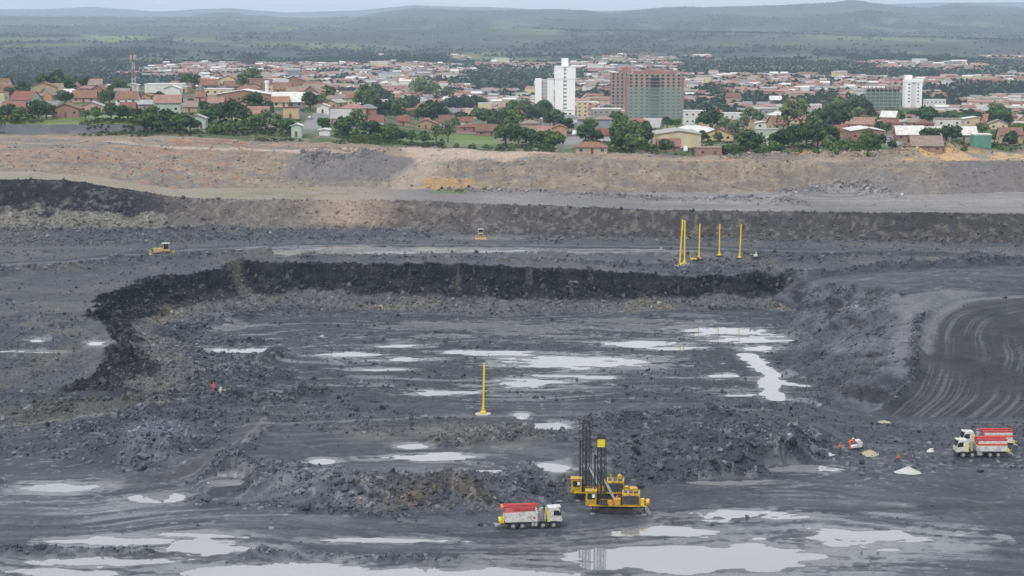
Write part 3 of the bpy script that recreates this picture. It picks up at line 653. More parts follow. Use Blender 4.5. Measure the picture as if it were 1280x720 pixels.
# ---------------------------------------------------------------- loose rock: real stones, far too many to count
def rock_mesh(seed):
    bm = bmesh.new(); r = random.Random(seed+40)
    for k in range(13):
        v = Vector((r.gauss(0, 1), r.gauss(0, 1), r.gauss(0, 1))).normalized()*r.uniform(.38, .56); bm.verts.new((v.x*r.uniform(.8, 1.1), v.y, v.z*.75))
    q = bmesh.ops.convex_hull(bm, input=bm.verts[:])
    bmesh.ops.delete(bm, geom=[v for v in bm.verts if not v.link_faces], context='VERTS')
    me = bpy.data.meshes.new('rock_shape'); bm.to_mesh(me); bm.free(); return me
rm = bpy.data.materials.new('loose_rock'); rm.use_nodes = True; t = rm.node_tree; b = t.nodes['Principled BSDF']; b.inputs['Roughness'].default_value = .7; b.inputs['Specular IOR Level'].default_value = .2
a_ = N(t, 'ShaderNodeAttribute', attribute_name='rcol', attribute_type='INSTANCER'); t.links.new(a_.outputs['Color'], b.inputs['Base Color'])
def gn_scatter(name, pts, scl, rot, cols, shapes):
    me = bpy.data.meshes.new(name); me.vertices.add(len(pts)); me.vertices.foreach_set('co', pts.astype(np.float32).ravel())
    for nm, ty, key, dat in (('scl', 'FLOAT_VECTOR', 'vector', scl), ('rot', 'FLOAT_VECTOR', 'vector', rot), ('rcol', 'FLOAT_COLOR', 'color', np.concatenate([cols, np.ones((len(cols), 1))], 1))):
        at = me.attributes.new(nm, ty, 'POINT'); at.data.foreach_set(key, dat.astype(np.float32).ravel())
    ai = me.attributes.new('pick', 'INT', 'POINT'); ai.data.foreach_set('value', rs.randint(0, len(shapes), len(pts)).astype(np.int32))
    o = link(name, me)
    ng = bpy.data.node_groups.new(name+'_scatter', 'GeometryNodeTree')
    ng.interface.new_socket('Geometry', in_out='INPUT', socket_type='NodeSocketGeometry'); ng.interface.new_socket('Geometry', in_out='OUTPUT', socket_type='NodeSocketGeometry')
    gi = N(ng, 'NodeGroupInput'); go = N(ng, 'NodeGroupOutput'); ip = N(ng, 'GeometryNodeInstanceOnPoints')
    gt = N(ng, 'GeometryNodeGeometryToInstance')
    for s in reversed(shapes):
        oi = N(ng, 'GeometryNodeObjectInfo'); oi.inputs['Object'].default_value = s; oi.inputs['As Instance'].default_value = True
        ng.links.new(oi.outputs['Geometry'], gt.inputs[0])
    def na(nm, ty): 
        n = N(ng, 'GeometryNodeInputNamedAttribute', data_type=ty); n.inputs['Name'].default_value = nm; return n.outputs[0]
    m2p = N(ng, 'GeometryNodeMeshToPoints'); ng.links.new(gi.outputs[0], m2p.inputs['Mesh'])
    ng.links.new(m2p.outputs[0], ip.inputs['Points']); ng.links.new(gt.outputs[0], ip.inputs['Instance']); ip.inputs['Pick Instance'].default_value = True
    ng.links.new(na('pick', 'INT'), ip.inputs['Instance Index']); ng.links.new(na('rot', 'FLOAT_VECTOR'), ip.inputs['Rotation']); ng.links.new(na('scl', 'FLOAT_VECTOR'), ip.inputs['Scale'])
    ng.links.new(ip.outputs[0], go.inputs[0])
    md = o.modifiers.new('scatter', 'NODES'); md.node_group = ng
    return o
# the shapes to be scattered lie as ordinary stones at the foot of the apron
ROCKS = []
for k in range(4):
    me = rock_mesh(k); me.materials.append(rm)
    m2 = M('stone_grey', (.09, .092, .1), .7)
    o = link('boulder', me); o.location = (-150-k*4, 300, gz(-150+0, 300)); ROCKS.append(o)
    tag(o, ['first', 'second', 'third', 'fourth'][k]+' small grey stone from the right lying alone left of the working floor', 'rock', 'stray stones left of the working floor')
_gz = np.abs(np.diff(Zn, axis=0)[:, 1:])/np.diff(YR)[:, None]
wgt = np.sqrt(1+_gz**2).clip(1, 5)*(LOOSE[1:, 1:]**1.3*(1-PH[1:, 1:])+.012*(PH[1:, 1:] < .2))*np.diff(YR)[:, None]*np.abs(np.diff(XX, axis=1)[1:])
yy_ = YY[1:, 1:]; xx_ = XX[1:, 1:]
wgt = wgt*(yy_ < 760)*(yy_ > 245)*(np.abs(aa[1:]) < .28)[None, :]/(1+(yy_/520)**2*.3)
pr = (wgt/wgt.sum()).ravel(); NR = 165000
ii = rs.choice(pr.size, NR, p=pr)
px_ = xx_.ravel()[ii]+rs.uniform(-.2, .2, NR); py_ = yy_.ravel()[ii]+rs.uniform(-.25, .25, NR); pz_ = Zn[1:, 1:].ravel()[ii]
lo = LOOSE[1:, 1:].ravel()[ii]
size = np.exp(rs.normal(-1.4, .68, NR)).clip(.1, 1.7)*(.75+.5*lo)*np.where(py_ > 560, 1.15, 1)
bc = np.stack([c0, c1, c2], -1)[1:, 1:].reshape(-1, 3)[ii]
rc = (bc*.85+np.array((.011, .012, .015)))*rs.uniform(.45, 1.8, (NR, 1))+rs.uniform(0, 1, (NR, 1))**8*np.array((.09, .09, .085))
o = gn_scatter('loose_rock', np.stack([px_, py_, pz_+size*.05], -1), size[:, None]*rs.uniform(.6, 1.4, (NR, 3)), rs.uniform(0, 6.28, (NR, 3)), rc, ROCKS)
tag(o, 'broken grey rock scattered over the tips, ledges and floor of the open pit', 'rubble', kind='stuff')

# ================================================================ machines and people
class MB:
    def __init__(s): s.bm = bmesh.new()
    def _xf(s, vs, m):
        for v in vs: v.co = m @ v.co
    def box(s, x0, x1, y0, y1, z0, z1, bev=0, m=None, taper=None):
        r = bmesh.ops.create_cube(s.bm, size=1); vs = r['verts']
        for v in vs:
            tx = ty = 1
            if taper and v.co.z > 0: tx, ty = taper
            v.co = Vector(((x0+x1)/2+v.co.x*(x1-x0)*tx, (y0+y1)/2+v.co.y*(y1-y0)*ty, (z0+z1)/2+v.co.z*(z1-z0)))
        if m: s._xf(vs, m)
        if bev: bmesh.ops.bevel(s.bm, geom=list({e for v in vs for e in v.link_edges}), offset=bev, segments=2, affect='EDGES', profile=.6)
        return s
    def tube(s, a, b, r, r2=None, n=8):
        a = Vector(a); b = Vector(b); d = b-a
        q = bmesh.ops.create_cone(s.bm, cap_ends=True, segments=n, radius1=r, radius2=r if r2 is None else r2, depth=d.length)
        s._xf(q['verts'], Matrix.Translation((a+b)/2) @ d.to_track_quat('Z', 'Y').to_matrix().to_4x4()); return s
    def bar(s, a, b, w, h=None):
        a = Vector(a); b = Vector(b); d = b-a; h = h or w
        q = bmesh.ops.create_cube(s.bm, size=1)
        for v in q['verts']: v.co = Vector((v.co.x*w, v.co.y*h, v.co.z*d.length))
        s._xf(q['verts'], Matrix.Translation((a+b)/2) @ d.to_track_quat('Z', 'Y').to_matrix().to_4x4()); return s
    def prism(s, prof, y0, y1, axis='y'):
        """profile of (x, z) points extruded along y"""
        f = lambda p, t: (p[0], t, p[1]) if axis == 'y' else (t, p[0], p[1])
        a = [s.bm.verts.new(f(p, y0)) for p in prof]; b = [s.bm.verts.new(f(p, y1)) for p in prof]
        n = len(prof); s.bm.faces.new(a); s.bm.faces.new(b[::-1])
        for i in range(n): s.bm.faces.new((a[i], b[i], b[(i+1) % n], a[(i+1) % n]))
        bmesh.ops.recalc_face_normals(s.bm, faces=s.bm.faces[:]); return s
    def ball(s, c, rx, ry, rz, n=2):
        q = bmesh.ops.create_icosphere(s.bm, subdivisions=n, radius=1)
        for v in q['verts']: v.co = Vector((c[0]+v.co.x*rx, c[1]+v.co.y*ry, c[2]+v.co.z*rz))
        return s
    def mesh(s, name, mat, smooth=False):
        me = bpy.data.meshes.new(name); bmesh.ops.recalc_face_normals(s.bm, faces=s.bm.faces[:]); s.bm.to_mesh(me); s.bm.free(); me.materials.append(mat)
        if smooth: me.polygons.foreach_set('use_smooth', [True]*len(me.polygons))
        return me
    def build(s, name, mat, parent=None, loc=None, smooth=False):
        return link(name, s.mesh(name, mat, smooth), None, parent, loc)
def copy_tree(o, parent=None):
    c = o.copy(); COL.objects.link(c); c.parent = parent
    for ch in o.children: copy_tree(ch, c)
    return c

white = M('white_paint', (.6, .59, .56), .4, var=.1, dirt=.8); red = M('red_paint', (.45, .045, .05), .45, var=.2, dirt=.5); pink = M('faded_red_panel', (.55, .14, .15), .5, var=.2, dirt=.25)
black = M('black_steel', (.02, .02, .022), .5, dirt=.5); glass = M('dark_glass', (.015, .018, .02), .08, spec=.8, var=.02); rubber = M('rubber', (.02, .02, .02), .8, dirt=.6)
yel = M('machine_yellow', (.55, .36, .02), .45, var=.3, dirt=.75); yel2 = M('mast_yellow', (.75, .55, .03), .45, var=.08, dirt=.15); steel = M('dark_mast_steel', (.035, .036, .042), .55, var=.25, dirt=.3)
grille = M('radiator_grey', (.07, .07, .068), .6, var=.3, dirt=.5); palegrey = M('pale_skid', (.42, .41, .4), .6, dirt=.4); rimm = M('wheel_rim', (.3, .3, .3), .5, dirt=.5); orange = M('orange_paint', (.7, .2, .03), .5, dirt=.2)
hoseg = M('galvanised_steel', (.4, .4, .4), .45, var=.2, dirt=.3)

def wheel(parent, x, y, r, w, side):
    m = MB(); m.tube((0, -w/2, 0), (0, w/2, 0), r, n=24); t_ = m.build('wheel', rubber, parent, (x, y, r))
    m = MB(); m.tube((0, side*w*.40, 0), (0, side*(w*.5+.03), 0), r*.6, r*.5, n=16); m.build('rim', rimm, t_)
    m = MB(); m.tube((0, side*w*.5, 0), (0, side*(w*.5+.12), 0), r*.18, n=8); m.build('hub', hoseg, t_)
def mixer_truck(loc, rz, label, style=0):
    t = empty('pump_truck', loc, rz); tag(t, label, 'truck', 'explosives mixing trucks on the pit floor')
    m = MB(); m.box(-4.5, 4.3, -.42, .42, .72, 1.0, .02); m.box(-4.5, 4.3, -1.0, -.45, .8, .98); m.box(-4.5, 4.3, .45, 1.0, .8, .98); m.build('chassis', black, t)
    for x in (3.35, 1.75, -1.35, -2.75):
        for s in (-1, 1):
            wheel(t, x, s*1.06, .54, .34, s)
    # cab
    m = MB(); m.prism([(2.55, 1.05), (4.55, 1.05), (4.62, 1.5), (4.55, 2.05), (4.2, 2.95), (3.9, 3.12), (2.6, 3.1)], -1.2, 1.2); cab = m.build('cab', white, t)
    m = MB(); m.prism([(3.35, 2.02), (4.42, 1.95), (4.12, 2.75), (3.35, 2.8)], -1.23, -1.19); m.build('side_window', glass, cab)
    m = MB(); m.prism([(3.35, 2.02), (4.42, 1.95), (4.12, 2.75), (3.35, 2.8)], 1.19, 1.23); m.build('side_window', glass, cab)
    m = MB(); m.prism([(4.56, 2.08), (4.60, 2.06), (4.27, 2.9), (4.22, 2.9)], -1.08, 1.08); m.build('windscreen', glass, cab)
    m = MB(); m.box(3.3, 4.5, -1.235, -1.205, 1.15, 2.0); m.build('door', white, cab)
    m = MB(); m.box(3.9, 4.5, -.8, .8, 3.1, 3.22, .03); m.build('roof_visor', white, cab)
    for s in (-1, 1):
        m = MB(); m.box(4.25, 4.4, s*1.36-.1, s*1.36+.1, 2.0, 2.55, .03); m.bar((4.25, s*1.2, 2.6), (4.33, s*1.36, 2.5), .04); m.build('wing_mirror', black, cab)
        m = MB(); m.tube((4.6, s*.85, 1.25), (4.7, s*.85, 1.25), .14, n=12); m.build('headlight', M('lamp_lens', (.7, .7, .65), .15), cab)
    m = MB(); m.box(4.3, 4.75, -1.22, 1.22, .55, 1.02, .05); m.build('bumper', M('dark_bumper', (.05, .05, .055), .5, dirt=.4), t)
    # mudguards, tank, steps
    m = MB()
    for x in (3.35, 1.75):
        for s in (-1, 1):
            m.prism([(x-.72, 1.0), (x-.5, 1.18), (x+.5, 1.18), (x+.72, 1.0), (x+.62, .95), (x+.42, 1.1), (x-.42, 1.1), (x-.62, .95)], s*1.06-.2, s*1.06+.2)
    tag(m.build('mudguards', black, t), kind='stuff')
    for s in (-1, 1):
        m = MB(); m.box(.05, .45, s*1.0-.2, s*1.0+.2, .45, 1.0, .06); m.box(.5, .9, s*1.0-.2, s*1.0+.2, .45, 1.0, .06); m.build('side_tank', hoseg, t)
        m = MB(); m.box(2.38, 2.68, s*1.12-.1, s*1.12+.1, 1.1, 2.75, .03); m.build('yellow_locker', M('locker_yellow', (.6, .55, .03), .5, dirt=.2), t)
    # product hopper
    if style == 0:
        m = MB(); m.prism([(-3.9, 1.15), (.9, 1.15), (.98, 2.35), (.98, 2.75), (-4.0, 2.55), (-4.0, 1.4)], -1.2, 1.2); bd = m.build('hopper_body', white, t)
        m = MB(); m.prism([(-4.1, 2.56), (.6, 2.76), (.6, 3.35), (-4.1, 3.3)], -1.12, 1.12); tb = m.build('top_bin', pink, t)
        for a_, b_ in ((-2.75, -1.5), (-1.4, .5)):
            m = MB(); m.box(a_, b_, -1.16, -1.13, 2.85, 3.25, .01); m.build('bin_panel', red, tb)
        m = MB(); m.box(-4.2, .9, -1.0, -.75, 3.37, 3.5); m.box(-4.2, .9, .75, 1.0, 3.37, 3.5); m.tube((-4.2, -.3, 3.5), (1.2, -.3, 3.55), .16, n=12); m.build('auger_tube', red, t)
        m = MB(); m.tube((.45, -1.215, 1.75), (.45, -1.2, 1.75), .17, n=12); m.build('round_emblem', M('emblem_red', (.4, .06, .05), .5), bd)
        m = MB(); m.box(-4.45, -4.05, -.9, .9, 3.1, 3.5, .05); m.build('auger_motor', orange, t)
    else:
        m = MB(); m.box(-4.3, .95, -1.2, 1.2, 1.15, 2.15, .04); bd = m.build('hopper_body', white, t)
        m = MB()
        for k in range(10): m.box(-4.2+k*.52, -3.8+k*.52, -1.225, -1.203, 1.55, 1.72)
        m.build('lettering_strip', M('grey_print', (.3, .3, .32), .5), bd)
        m = MB(); m.box(-4.3, .8, -1.18, 1.18, 2.152, 2.5, .03); m.build('red_stripe_panel', M('stripe_orange_red', (.6, .1, .04), .45, dirt=.15), t)
        m = MB(); m.box(-4.3, .7, -1.1, 1.1, 2.503, 2.95, .04); m.build('upper_bin', white, t)
        m = MB(); m.box(-4.3, 1.0, -1.0, 1.0, 2.953, 3.3, .05); m.tube((-4.3, 0, 3.42), (1.3, 0, 3.42), .16, n=12); m.build('auger_cover', red, t)
    # ladder and pumps behind the cab
    m = MB()
    for dx in (1.05, 1.75): m.bar((dx, -1.1, 1.1), (dx-.25, -1.1, 3.4), .06)
    for k in range(7): m.bar((1.04-k*.03, -1.1, 1.3+k*.3), (1.74-k*.03, -1.1, 1.3+k*.3), .05)
    m.build('ladder', hoseg, t)
    m = MB(); m.tube((1.3, -.5, 1.1), (1.3, -.5, 2.7), .22, n=12); m.tube((1.7, .3, 1.1), (1.7, .3, 2.9), .28, n=12); m.tube((1.3, -.5, 2.7), (1.9, .1, 3.0), .09); m.tube((2.1, -.9, 1.1), (2.1, -.9, 2.3), .12); m.build('pump_pipes', hoseg, t)
    m = MB(); m.box(-4.75, -4.05, -1.1, 1.1, 1.0, 1.5, .05); m.tube((-4.4, -1.0, 1.5), (-4.4, -1.0, 2.1), .15); m.build('rear_locker', M('locker_yellow', (.6, .55, .03)), t)
    m = MB(); m.box(-5.3, -4.5, -.35, .35, .55, .68); m.bar((-5.3, -1.1, .6), (-5.3, 1.1, .6), .12); m.bar((-5.6, -.9, 1.05), (-5.0, -.9, .6), .1); m.build('rear_step', hoseg, t)
    return t
x, y, z = gp(663, 659); z = gz(x, y)
mixer_truck((x, y, z), R(7), 'white eight wheeled truck with red top bin beside the drill rigs on the near floor')
x, y, z = gp(1226, 571); mixer_truck((x, y, gz(x, y)), R(180), 'nearer of two parked white trucks with orange red stripe at the right edge', 1)
x, y, z = gp(1231, 560); mixer_truck((x+.3, y, gz(x, y)), R(181), 'farther of two parked trucks with taller red top showing behind the other', 1)

def drill_rig(loc, rz, H, headbox, label):
    t = empty('drill_rig', loc, rz); tag(t, label, 'drill rig', 'yellow blast hole drill rigs')
    for s in (-1, 1):
        m = MB(); m.prism([(-2.6, .35), (-2.2, .05), (2.2, .05), (2.6, .35), (2.6, .7), (2.2, .95), (-2.2, .95), (-2.6, .7)], s*1.35-.32, s*1.35+.32); tr = m.build('crawler_track', rubber, t)
        m = MB()
        for k in range(20): m.box(-2.45+k*.25, -2.35+k*.25, s*1.35-.34, s*1.35+.34, .955, 1.0)
        m.build('track_shoes', black, tr)
        m = MB()
        for k in range(6): m.tube((-2.0+k*.8, s*1.35-.36, .42), (-2.0+k*.8, s*1.35+.36, .42), .22, n=12)
        m.build('rollers', black, tr)
    m = MB(); m.box(-3.6, 4.6, -1.55, 1.55, 1.1, 1.4, .03); m.build('deck', black, t)
    m = MB()
    for s in (-1, 1): m.box(-4.2, 4.8, s*1.7-.06, s*1.7+.06, 1.3, 1.5)
    m.build('deck_rail_beam', yel, t)
    # cab at the mast end
    m = MB(); m.box(-4.6, -2.95, -1.75, -.1, 1.35, 3.55, .06); cab = m.build('cab', yel, t)
    m = MB(); m.box(-4.3, -3.1, -1.77, -1.752, 2.35, 3.3); m.build('side_window', glass, cab)
    m = MB(); m.box(-4.62, -4.602, -1.55, -.3, 2.3, 3.3); m.build('front_window', glass, cab)
    m = MB(); m.box(-3.6, -3.2, -1.79, -1.772, 2.6, 3.15); m.build('white_notice', M('notice_white', (.7, .72, .72), .5), cab)
    m = MB(); m.box(-4.7, -2.85, -1.85, 0, 3.56, 3.66, .03); m.build('cab_roof', yel, cab)
    # machinery house
    m = MB(); m.box(1.0, 3.7, -1.5, 1.5, 1.4, 3.1, .05); hs = m.build('engine_house', yel, t)
    m = MB(); m.box(1.15, 3.55, -1.54, -1.503, 1.6, 2.95)
    m.build('radiator_panel', grille, hs)
    m = MB()
    for k in range(7): m.box(1.2+k*.33, 1.25+k*.33, -1.57, -1.542, 1.6, 2.95)
    m.build('radiator_slats', black, hs)
    m = MB(); m.box(1.0, 3.7, -1.45, 1.45, 3.102, 3.2); m.tube((1.6, .5, 3.2), (1.6, .5, 3.9), .12, n=10); m.build('house_roof', yel, hs)
    m = MB(); m.box(-.2, .75, -1.5, -.5, 1.4, 2.4, .05); m.box(-1.2, -.5, -1.4, -.6, 1.4, 2.0, .05); m.tube((-.6, -1.3, 1.4), (.3, -1.2, 2.9), .1); m.build('hydraulic_cabinet', M('cabinet_orange_yellow', (.65, .32, .02), .5, dirt=.4), t)
    m = MB(); m.tube((3.0, -.5, 3.6), (3.0, .6, 3.6), .38, n=14); m.box(2.6, 3.4, -.6, .7, 3.2, 3.4); m.build('dust_collector', yel, t)
    m = MB(); m.box(3.8, 4.4, -1.55, -.9, 1.4, 2.5, .08); m.build('fuel_tank', M('tank_yellow', (.7, .52, .03), .4, dirt=.2), t)
    m = MB(); m.tube((4.6, -1.0, 1.75), (5.1, -1.0, 1.75), .35, n=14); m.box(4.6, 5.2, -.6, .9, 1.4, 2.0, .05); m.build('rear_compressor', M('cabinet_orange_yellow', (.65, .32, .02)), t)
    for x_, y_ in ((-3.5, -1.5), (-3.5, 1.5), (4.4, -1.5), (4.4, 1.5)):
        m = MB(); m.tube((x_, y_, .25), (x_, y_, 1.5), .12, n=10); j = m.build('levelling_jack', black, t)
        m = MB(); m.tube((x_, y_, .02), (x_, y_, .14), .38, n=14); m.build('jack_pad', rimm, j)
    m = MB()
    for k in range(8): m.tube((-2.3+k*1.0, -1.72, 1.5), (-2.3+k*1.0, -1.72, 2.4), .025, n=6) if not (.9 < -2.3+k < 3.8) else None
    m.tube((-2.3, -1.72, 2.4), (.9, -1.72, 2.4), .025, n=6); m.tube((3.9, -1.72, 2.4), (4.9, -1.72, 2.4), .025, n=6); tag(m.build('handrail', yel, t), kind='stuff')
    m = MB()
    for q in range(9): m.tube((-1.1+q*.22, -1.2-.05*(q % 3), 1.45), (-.9+q*.24, -.9+.1*(q % 4), 2.0+.12*(q % 5)), .035, n=6)
    tag(m.build('hydraulic_hoses', black, t), kind='stuff')
    for q in range(3):
        m = MB(); m.box(1.2+q*.8, 1.75+q*.8, -.9, .9, 3.203, 3.3+.08*q, .02); m.build('roof_hatch', grille, hs)
    m = MB(); m.tube((3.3, 1.0, 3.2), (3.3, 1.0, 4.3), .1, n=8); m.build('exhaust', black, hs)
    m = MB(); m.box(-2.35, -1.1, -1.85, -1.5, 1.5, 1.62); m.box(.8, 1.0, -1.75, -1.55, 1.5, 2.9); tag(m.build('walkway', black, t), kind='stuff')
    m = MB(); m.bar((5.2, -1.9, .1), (4.5, -1.9, 1.4), .06); m.bar((5.5, -1.9, .1), (4.8, -1.9, 1.4), .06)
    for k in range(5): m.bar((5.1-k*.14, -1.9, .3+k*.25), (5.4-k*.14, -1.9, .3+k*.25), .04)
    m.build('access_steps', palegrey, t)
    # mast: four chords, lacing, rods inside
    mx, w = -2.3, .52
    m = MB()
    for sx in (-1, 1):
        for sy in (-1, 1): m.bar((mx+sx*w, sy*w, .9), (mx+sx*w, sy*w, H), .16)
    mast = m.build('mast', steel, t)
    m = MB(); n = int((H-1.2)/.95)
    for k in range(n):
        z0, z1 = 1.2+k*.95, 1.2+(k+1)*.95
        for s in (-1, 1):
            m.bar((mx-w, s*w, z0), (mx+w, s*w, z1) if k % 2 else (mx+w, s*w, z0), .07); m.bar((mx+w, s*w, z0), (mx-w, s*w, z1), .07)
            m.bar((mx+s*w, -w, z0), (mx+s*w, w, z1), .07); m.bar((mx-w, s*w, z1), (mx+w, s*w, z1), .08)
    m.build('lacing', steel, mast)
    m = MB(); m.tube((mx, 0, 1), (mx, 0, H-.6), .17, n=10); m.build('drill_rod', M('rod_steel', (.09, .085, .08), .5, var=.3), mast)
    m = MB()
    for a_ in (-.3, 0, .3): m.tube((mx-.95, a_, 1.5), (mx-.95, a_, H*.78), .13, n=8)
    m.bar((mx-.95, 0, 1.6), (mx, 0, 1.6), .12); m.bar((mx-.95, 0, H*.76), (mx-.3, 0, H*.76), .12); m.build('rod_rack', steel, mast)
    m = MB(); m.tube((mx+.85, .2, 1.3), (mx+.75, .2, H-1.5), .06); m.tube((mx+.85, -.2, 1.3), (mx+.72, -.2, H-1), .06); m.build('hoses', black, mast)
    m = MB(); m.box(mx-.8, mx+.8, -.8, .8, H, H+.18); m.tube((mx-.3, -.35, H+.4), (mx-.3, .35, H+.4), .35, n=14); m.tube((mx+.4, -.35, H+.35), (mx+.4, .35, H+.35), .28, n=14); m.build('crown', steel, mast)
    if headbox:
        m = MB(); m.box(mx-.55, mx+.6, -.8, -.62, H-1.3, H-.1, .04); m.build('mast_plate', M('tank_yellow', (.7, .52, .03)), mast)
    m = MB(); m.tube((.1, -.8, 1.4), (mx+w, -.55, 5.2), .11, n=8); m.tube((.1, .8, 1.4), (mx+w, .55, 5.2), .11, n=8); m.build('mast_cylinder', hoseg, t)
    return t
x, y, z = gp(768, 640); drill_rig((x+.2, y, gz(x, y)), R(-4), 11.6, True, 'nearer yellow drill rig, yellow plate at the top of its dark mast')
x, y, z = gp(749, 624); drill_rig((x+.2, y, gz(x, y)), R(-4), 12.2, False, 'farther yellow drill rig whose taller dark mast stands behind the other rig')

def yellow_mast(u, v, H, label, rake=0, disc=True, rz=0, thin=.2):
    x, y, z = gp(u, v); z = gz(x, y)
    t = empty('yellow_mast', (x, y, z), rz); tag(t, label, 'mast', 'yellow masts standing in the pit')
    m = MB(); m.bar((0, 0, .6), (rake*H, 0, H), thin*1.55, thin*1.55); po = m.build('pole', yel2, t)
    m = MB()
    for k in range(int(H/1.5)): zz = 1.5+k*1.5; m.box(rake*zz-thin, rake*zz+thin, -thin, thin, zz-.05, zz+.05)
    m.build('collars', yel2, po)
    m = MB(); m.box(-.45, .45, -.4, .4, .17, .62, .04); m.bar((-.55, 0, .2), (0, 0, 1.7), .09); m.bar((.55, 0, .2), (0, 0, 1.7), .09); m.bar((0, -.5, .2), (0, 0, 1.7), .09); m.build('base_frame', yel2, t)
    if disc:
        m = MB(); m.tube((0, 0, -.1), (0, 0, .16), 1.5, n=28); m.build('round_skid', palegrey, t)
    else:
        m = MB(); m.box(-1.0, 1.0, -.7, .7, 0, .22, .03); m.build('skid', black, t)
    return t
yellow_mast(604, 518, 9.6, 'lone tall yellow mast on a round pale base on the pit floor', .02)
yellow_mast(849.5, 333, 12.9, 'leftmost of the cluster of yellow masts on the bench, leaning slightly', .055, thin=.24)
yellow_mast(855.5, 331, 12.2, 'second yellow mast of the close pair, upright, right of the leaning one', .0, thin=.22)
yellow_mast(873.5, 326, 10.2, 'yellow mast just right of the close pair with a small yellow trailer at its foot', .02, False, thin=.2)
yellow_mast(899, 321, 9.3, 'second from right yellow mast rising out of the heaped rock on the bench', 0, False, thin=.2)
yellow_mast(924.5, 325, 9.9, 'rightmost yellow mast on the bench beside the small grey and white machine', .03, False, thin=.2)
# lime trailer at the foot of a mast
x, y, z = gp(867, 327); z = gz(x, y); t = empty('mast_trailer', (x, y, z)); tag(t, 'small yellow trailer beside the mast right of the close pair', 'trailer')
m = MB(); m.box(-.8, .8, -.5, .5, .4, .8, .05); m.bar((-.8, 0, .5), (-1.1, 0, 2.0), .12); m.build('trailer_body', yel2, t)
for s in (-1, 1):
    m = MB(); m.tube((0, s*.55-.08, .32), (0, s*.55+.08, .32), .32, n=12); m.build('wheel', rubber, t)
# floating pump
x, y, z = gp(945, 326); z = gz(x, y); t = empty('pump_skid', (x, y, z)); tag(t, 'small dark skid with a white upright cabin right of the last yellow mast', 'pump')
m = MB(); m.prism([(-1.0, 0), (1.0, 0), (1.15, .5), (1.0, .85), (-1.0, .85), (-1.15, .5)], -.8, .8); m.build('skid', black, t)
m = MB(); m.box(-.65, .35, -.5, .5, .853, 1.4, .05); m.build('engine_cover', white, t)
m = MB(); m.box(-.15, .15, -.2, .2, 1.403, 2.1, .04); m.build('control_post', white, t)

beige = M('dozer_beige_yellow', (.5, .39, .2), .55, var=.15, dirt=.6)
def dozer(u, v, rz, label, s=1.0):
    x, y, z = gp(u, v); t = empty('bulldozer', (x, y, gz(x, y)), rz); tag(t, label, 'bulldozer'); t.scale = (s, s, s)
    for k in (-1, 1):
        m = MB(); m.prism([(-2.3, .4), (-1.9, .02), (1.7, .02), (2.2, .45), (1.9, .95), (-.2, 1.25), (-1.9, 1.1)], k*1.1-.28, k*1.1+.28); tr = m.build('crawler_track', rubber, t)
        m = MB(); m.tube((-1.75, k*1.1-.31, .55), (-1.75, k*1.1+.31, .55), .32, n=14); m.tube((1.6, k*1.1-.31, .48), (1.6, k*1.1+.31, .48), .3, n=14); m.build('sprocket', beige, tr)
    m = MB(); m.box(-.1, 2.2, -.62, .62, .8, 2.0, .08); hd = m.build('engine_hood', beige, t)
    m = MB(); m.box(2.21, 2.25, -.5, .5, .95, 1.9); m.build('radiator', grille, hd)
    m = MB(); m.tube((1.2, .3, 2.0), (1.2, .3, 2.9), .07); m.build('exhaust', black, hd)
    m = MB(); m.box(-1.7, -.05, -.8, .8, .8, 1.7, .05); m.build('body', beige, t)
    m = MB(); m.box(-1.5, -.15, -.72, .72, 1.7, 3.0, .05); cb = m.build('cab', glass, t)
    m = MB()
    for a_ in (-1.5, -.15):
        for b_ in (-.72, .72): m.box(a_-.06, a_+.06, b_-.06, b_+.06, 1.7, 3.0)
    m.build('cab_pillars', beige, cb)
    m = MB(); m.box(-1.7, .05, -.9, .9, 3.0, 3.15, .03); m.build('cab_roof', white, cb)
    m = MB(); m.prism([(2.75, .1), (3.0, .1), (2.85, .7), (3.05, 1.4), (2.85, 1.4), (2.65, .7)], -1.8, 1.8); m.build('blade', beige, t)
    m = MB()
    for k in (-1, 1): m.bar((2.75, k*1.45, .5), (-.3, k*1.45, .6), .2)
    m.build('push_arms', beige, t)
    m = MB(); m.bar((-2.3, 0, .9), (-2.9, 0, .9), .5); m.bar((-2.9, 0, 1.5), (-3.0, 0, .2), .2); m.build('ripper', beige, t)
dozer(203, 320, R(200), 'beige yellow bulldozer working on the haul road at the left', 1.15)
dozer(601, 298, R(-90), 'beige bulldozer seen from the front below the second face', .95)

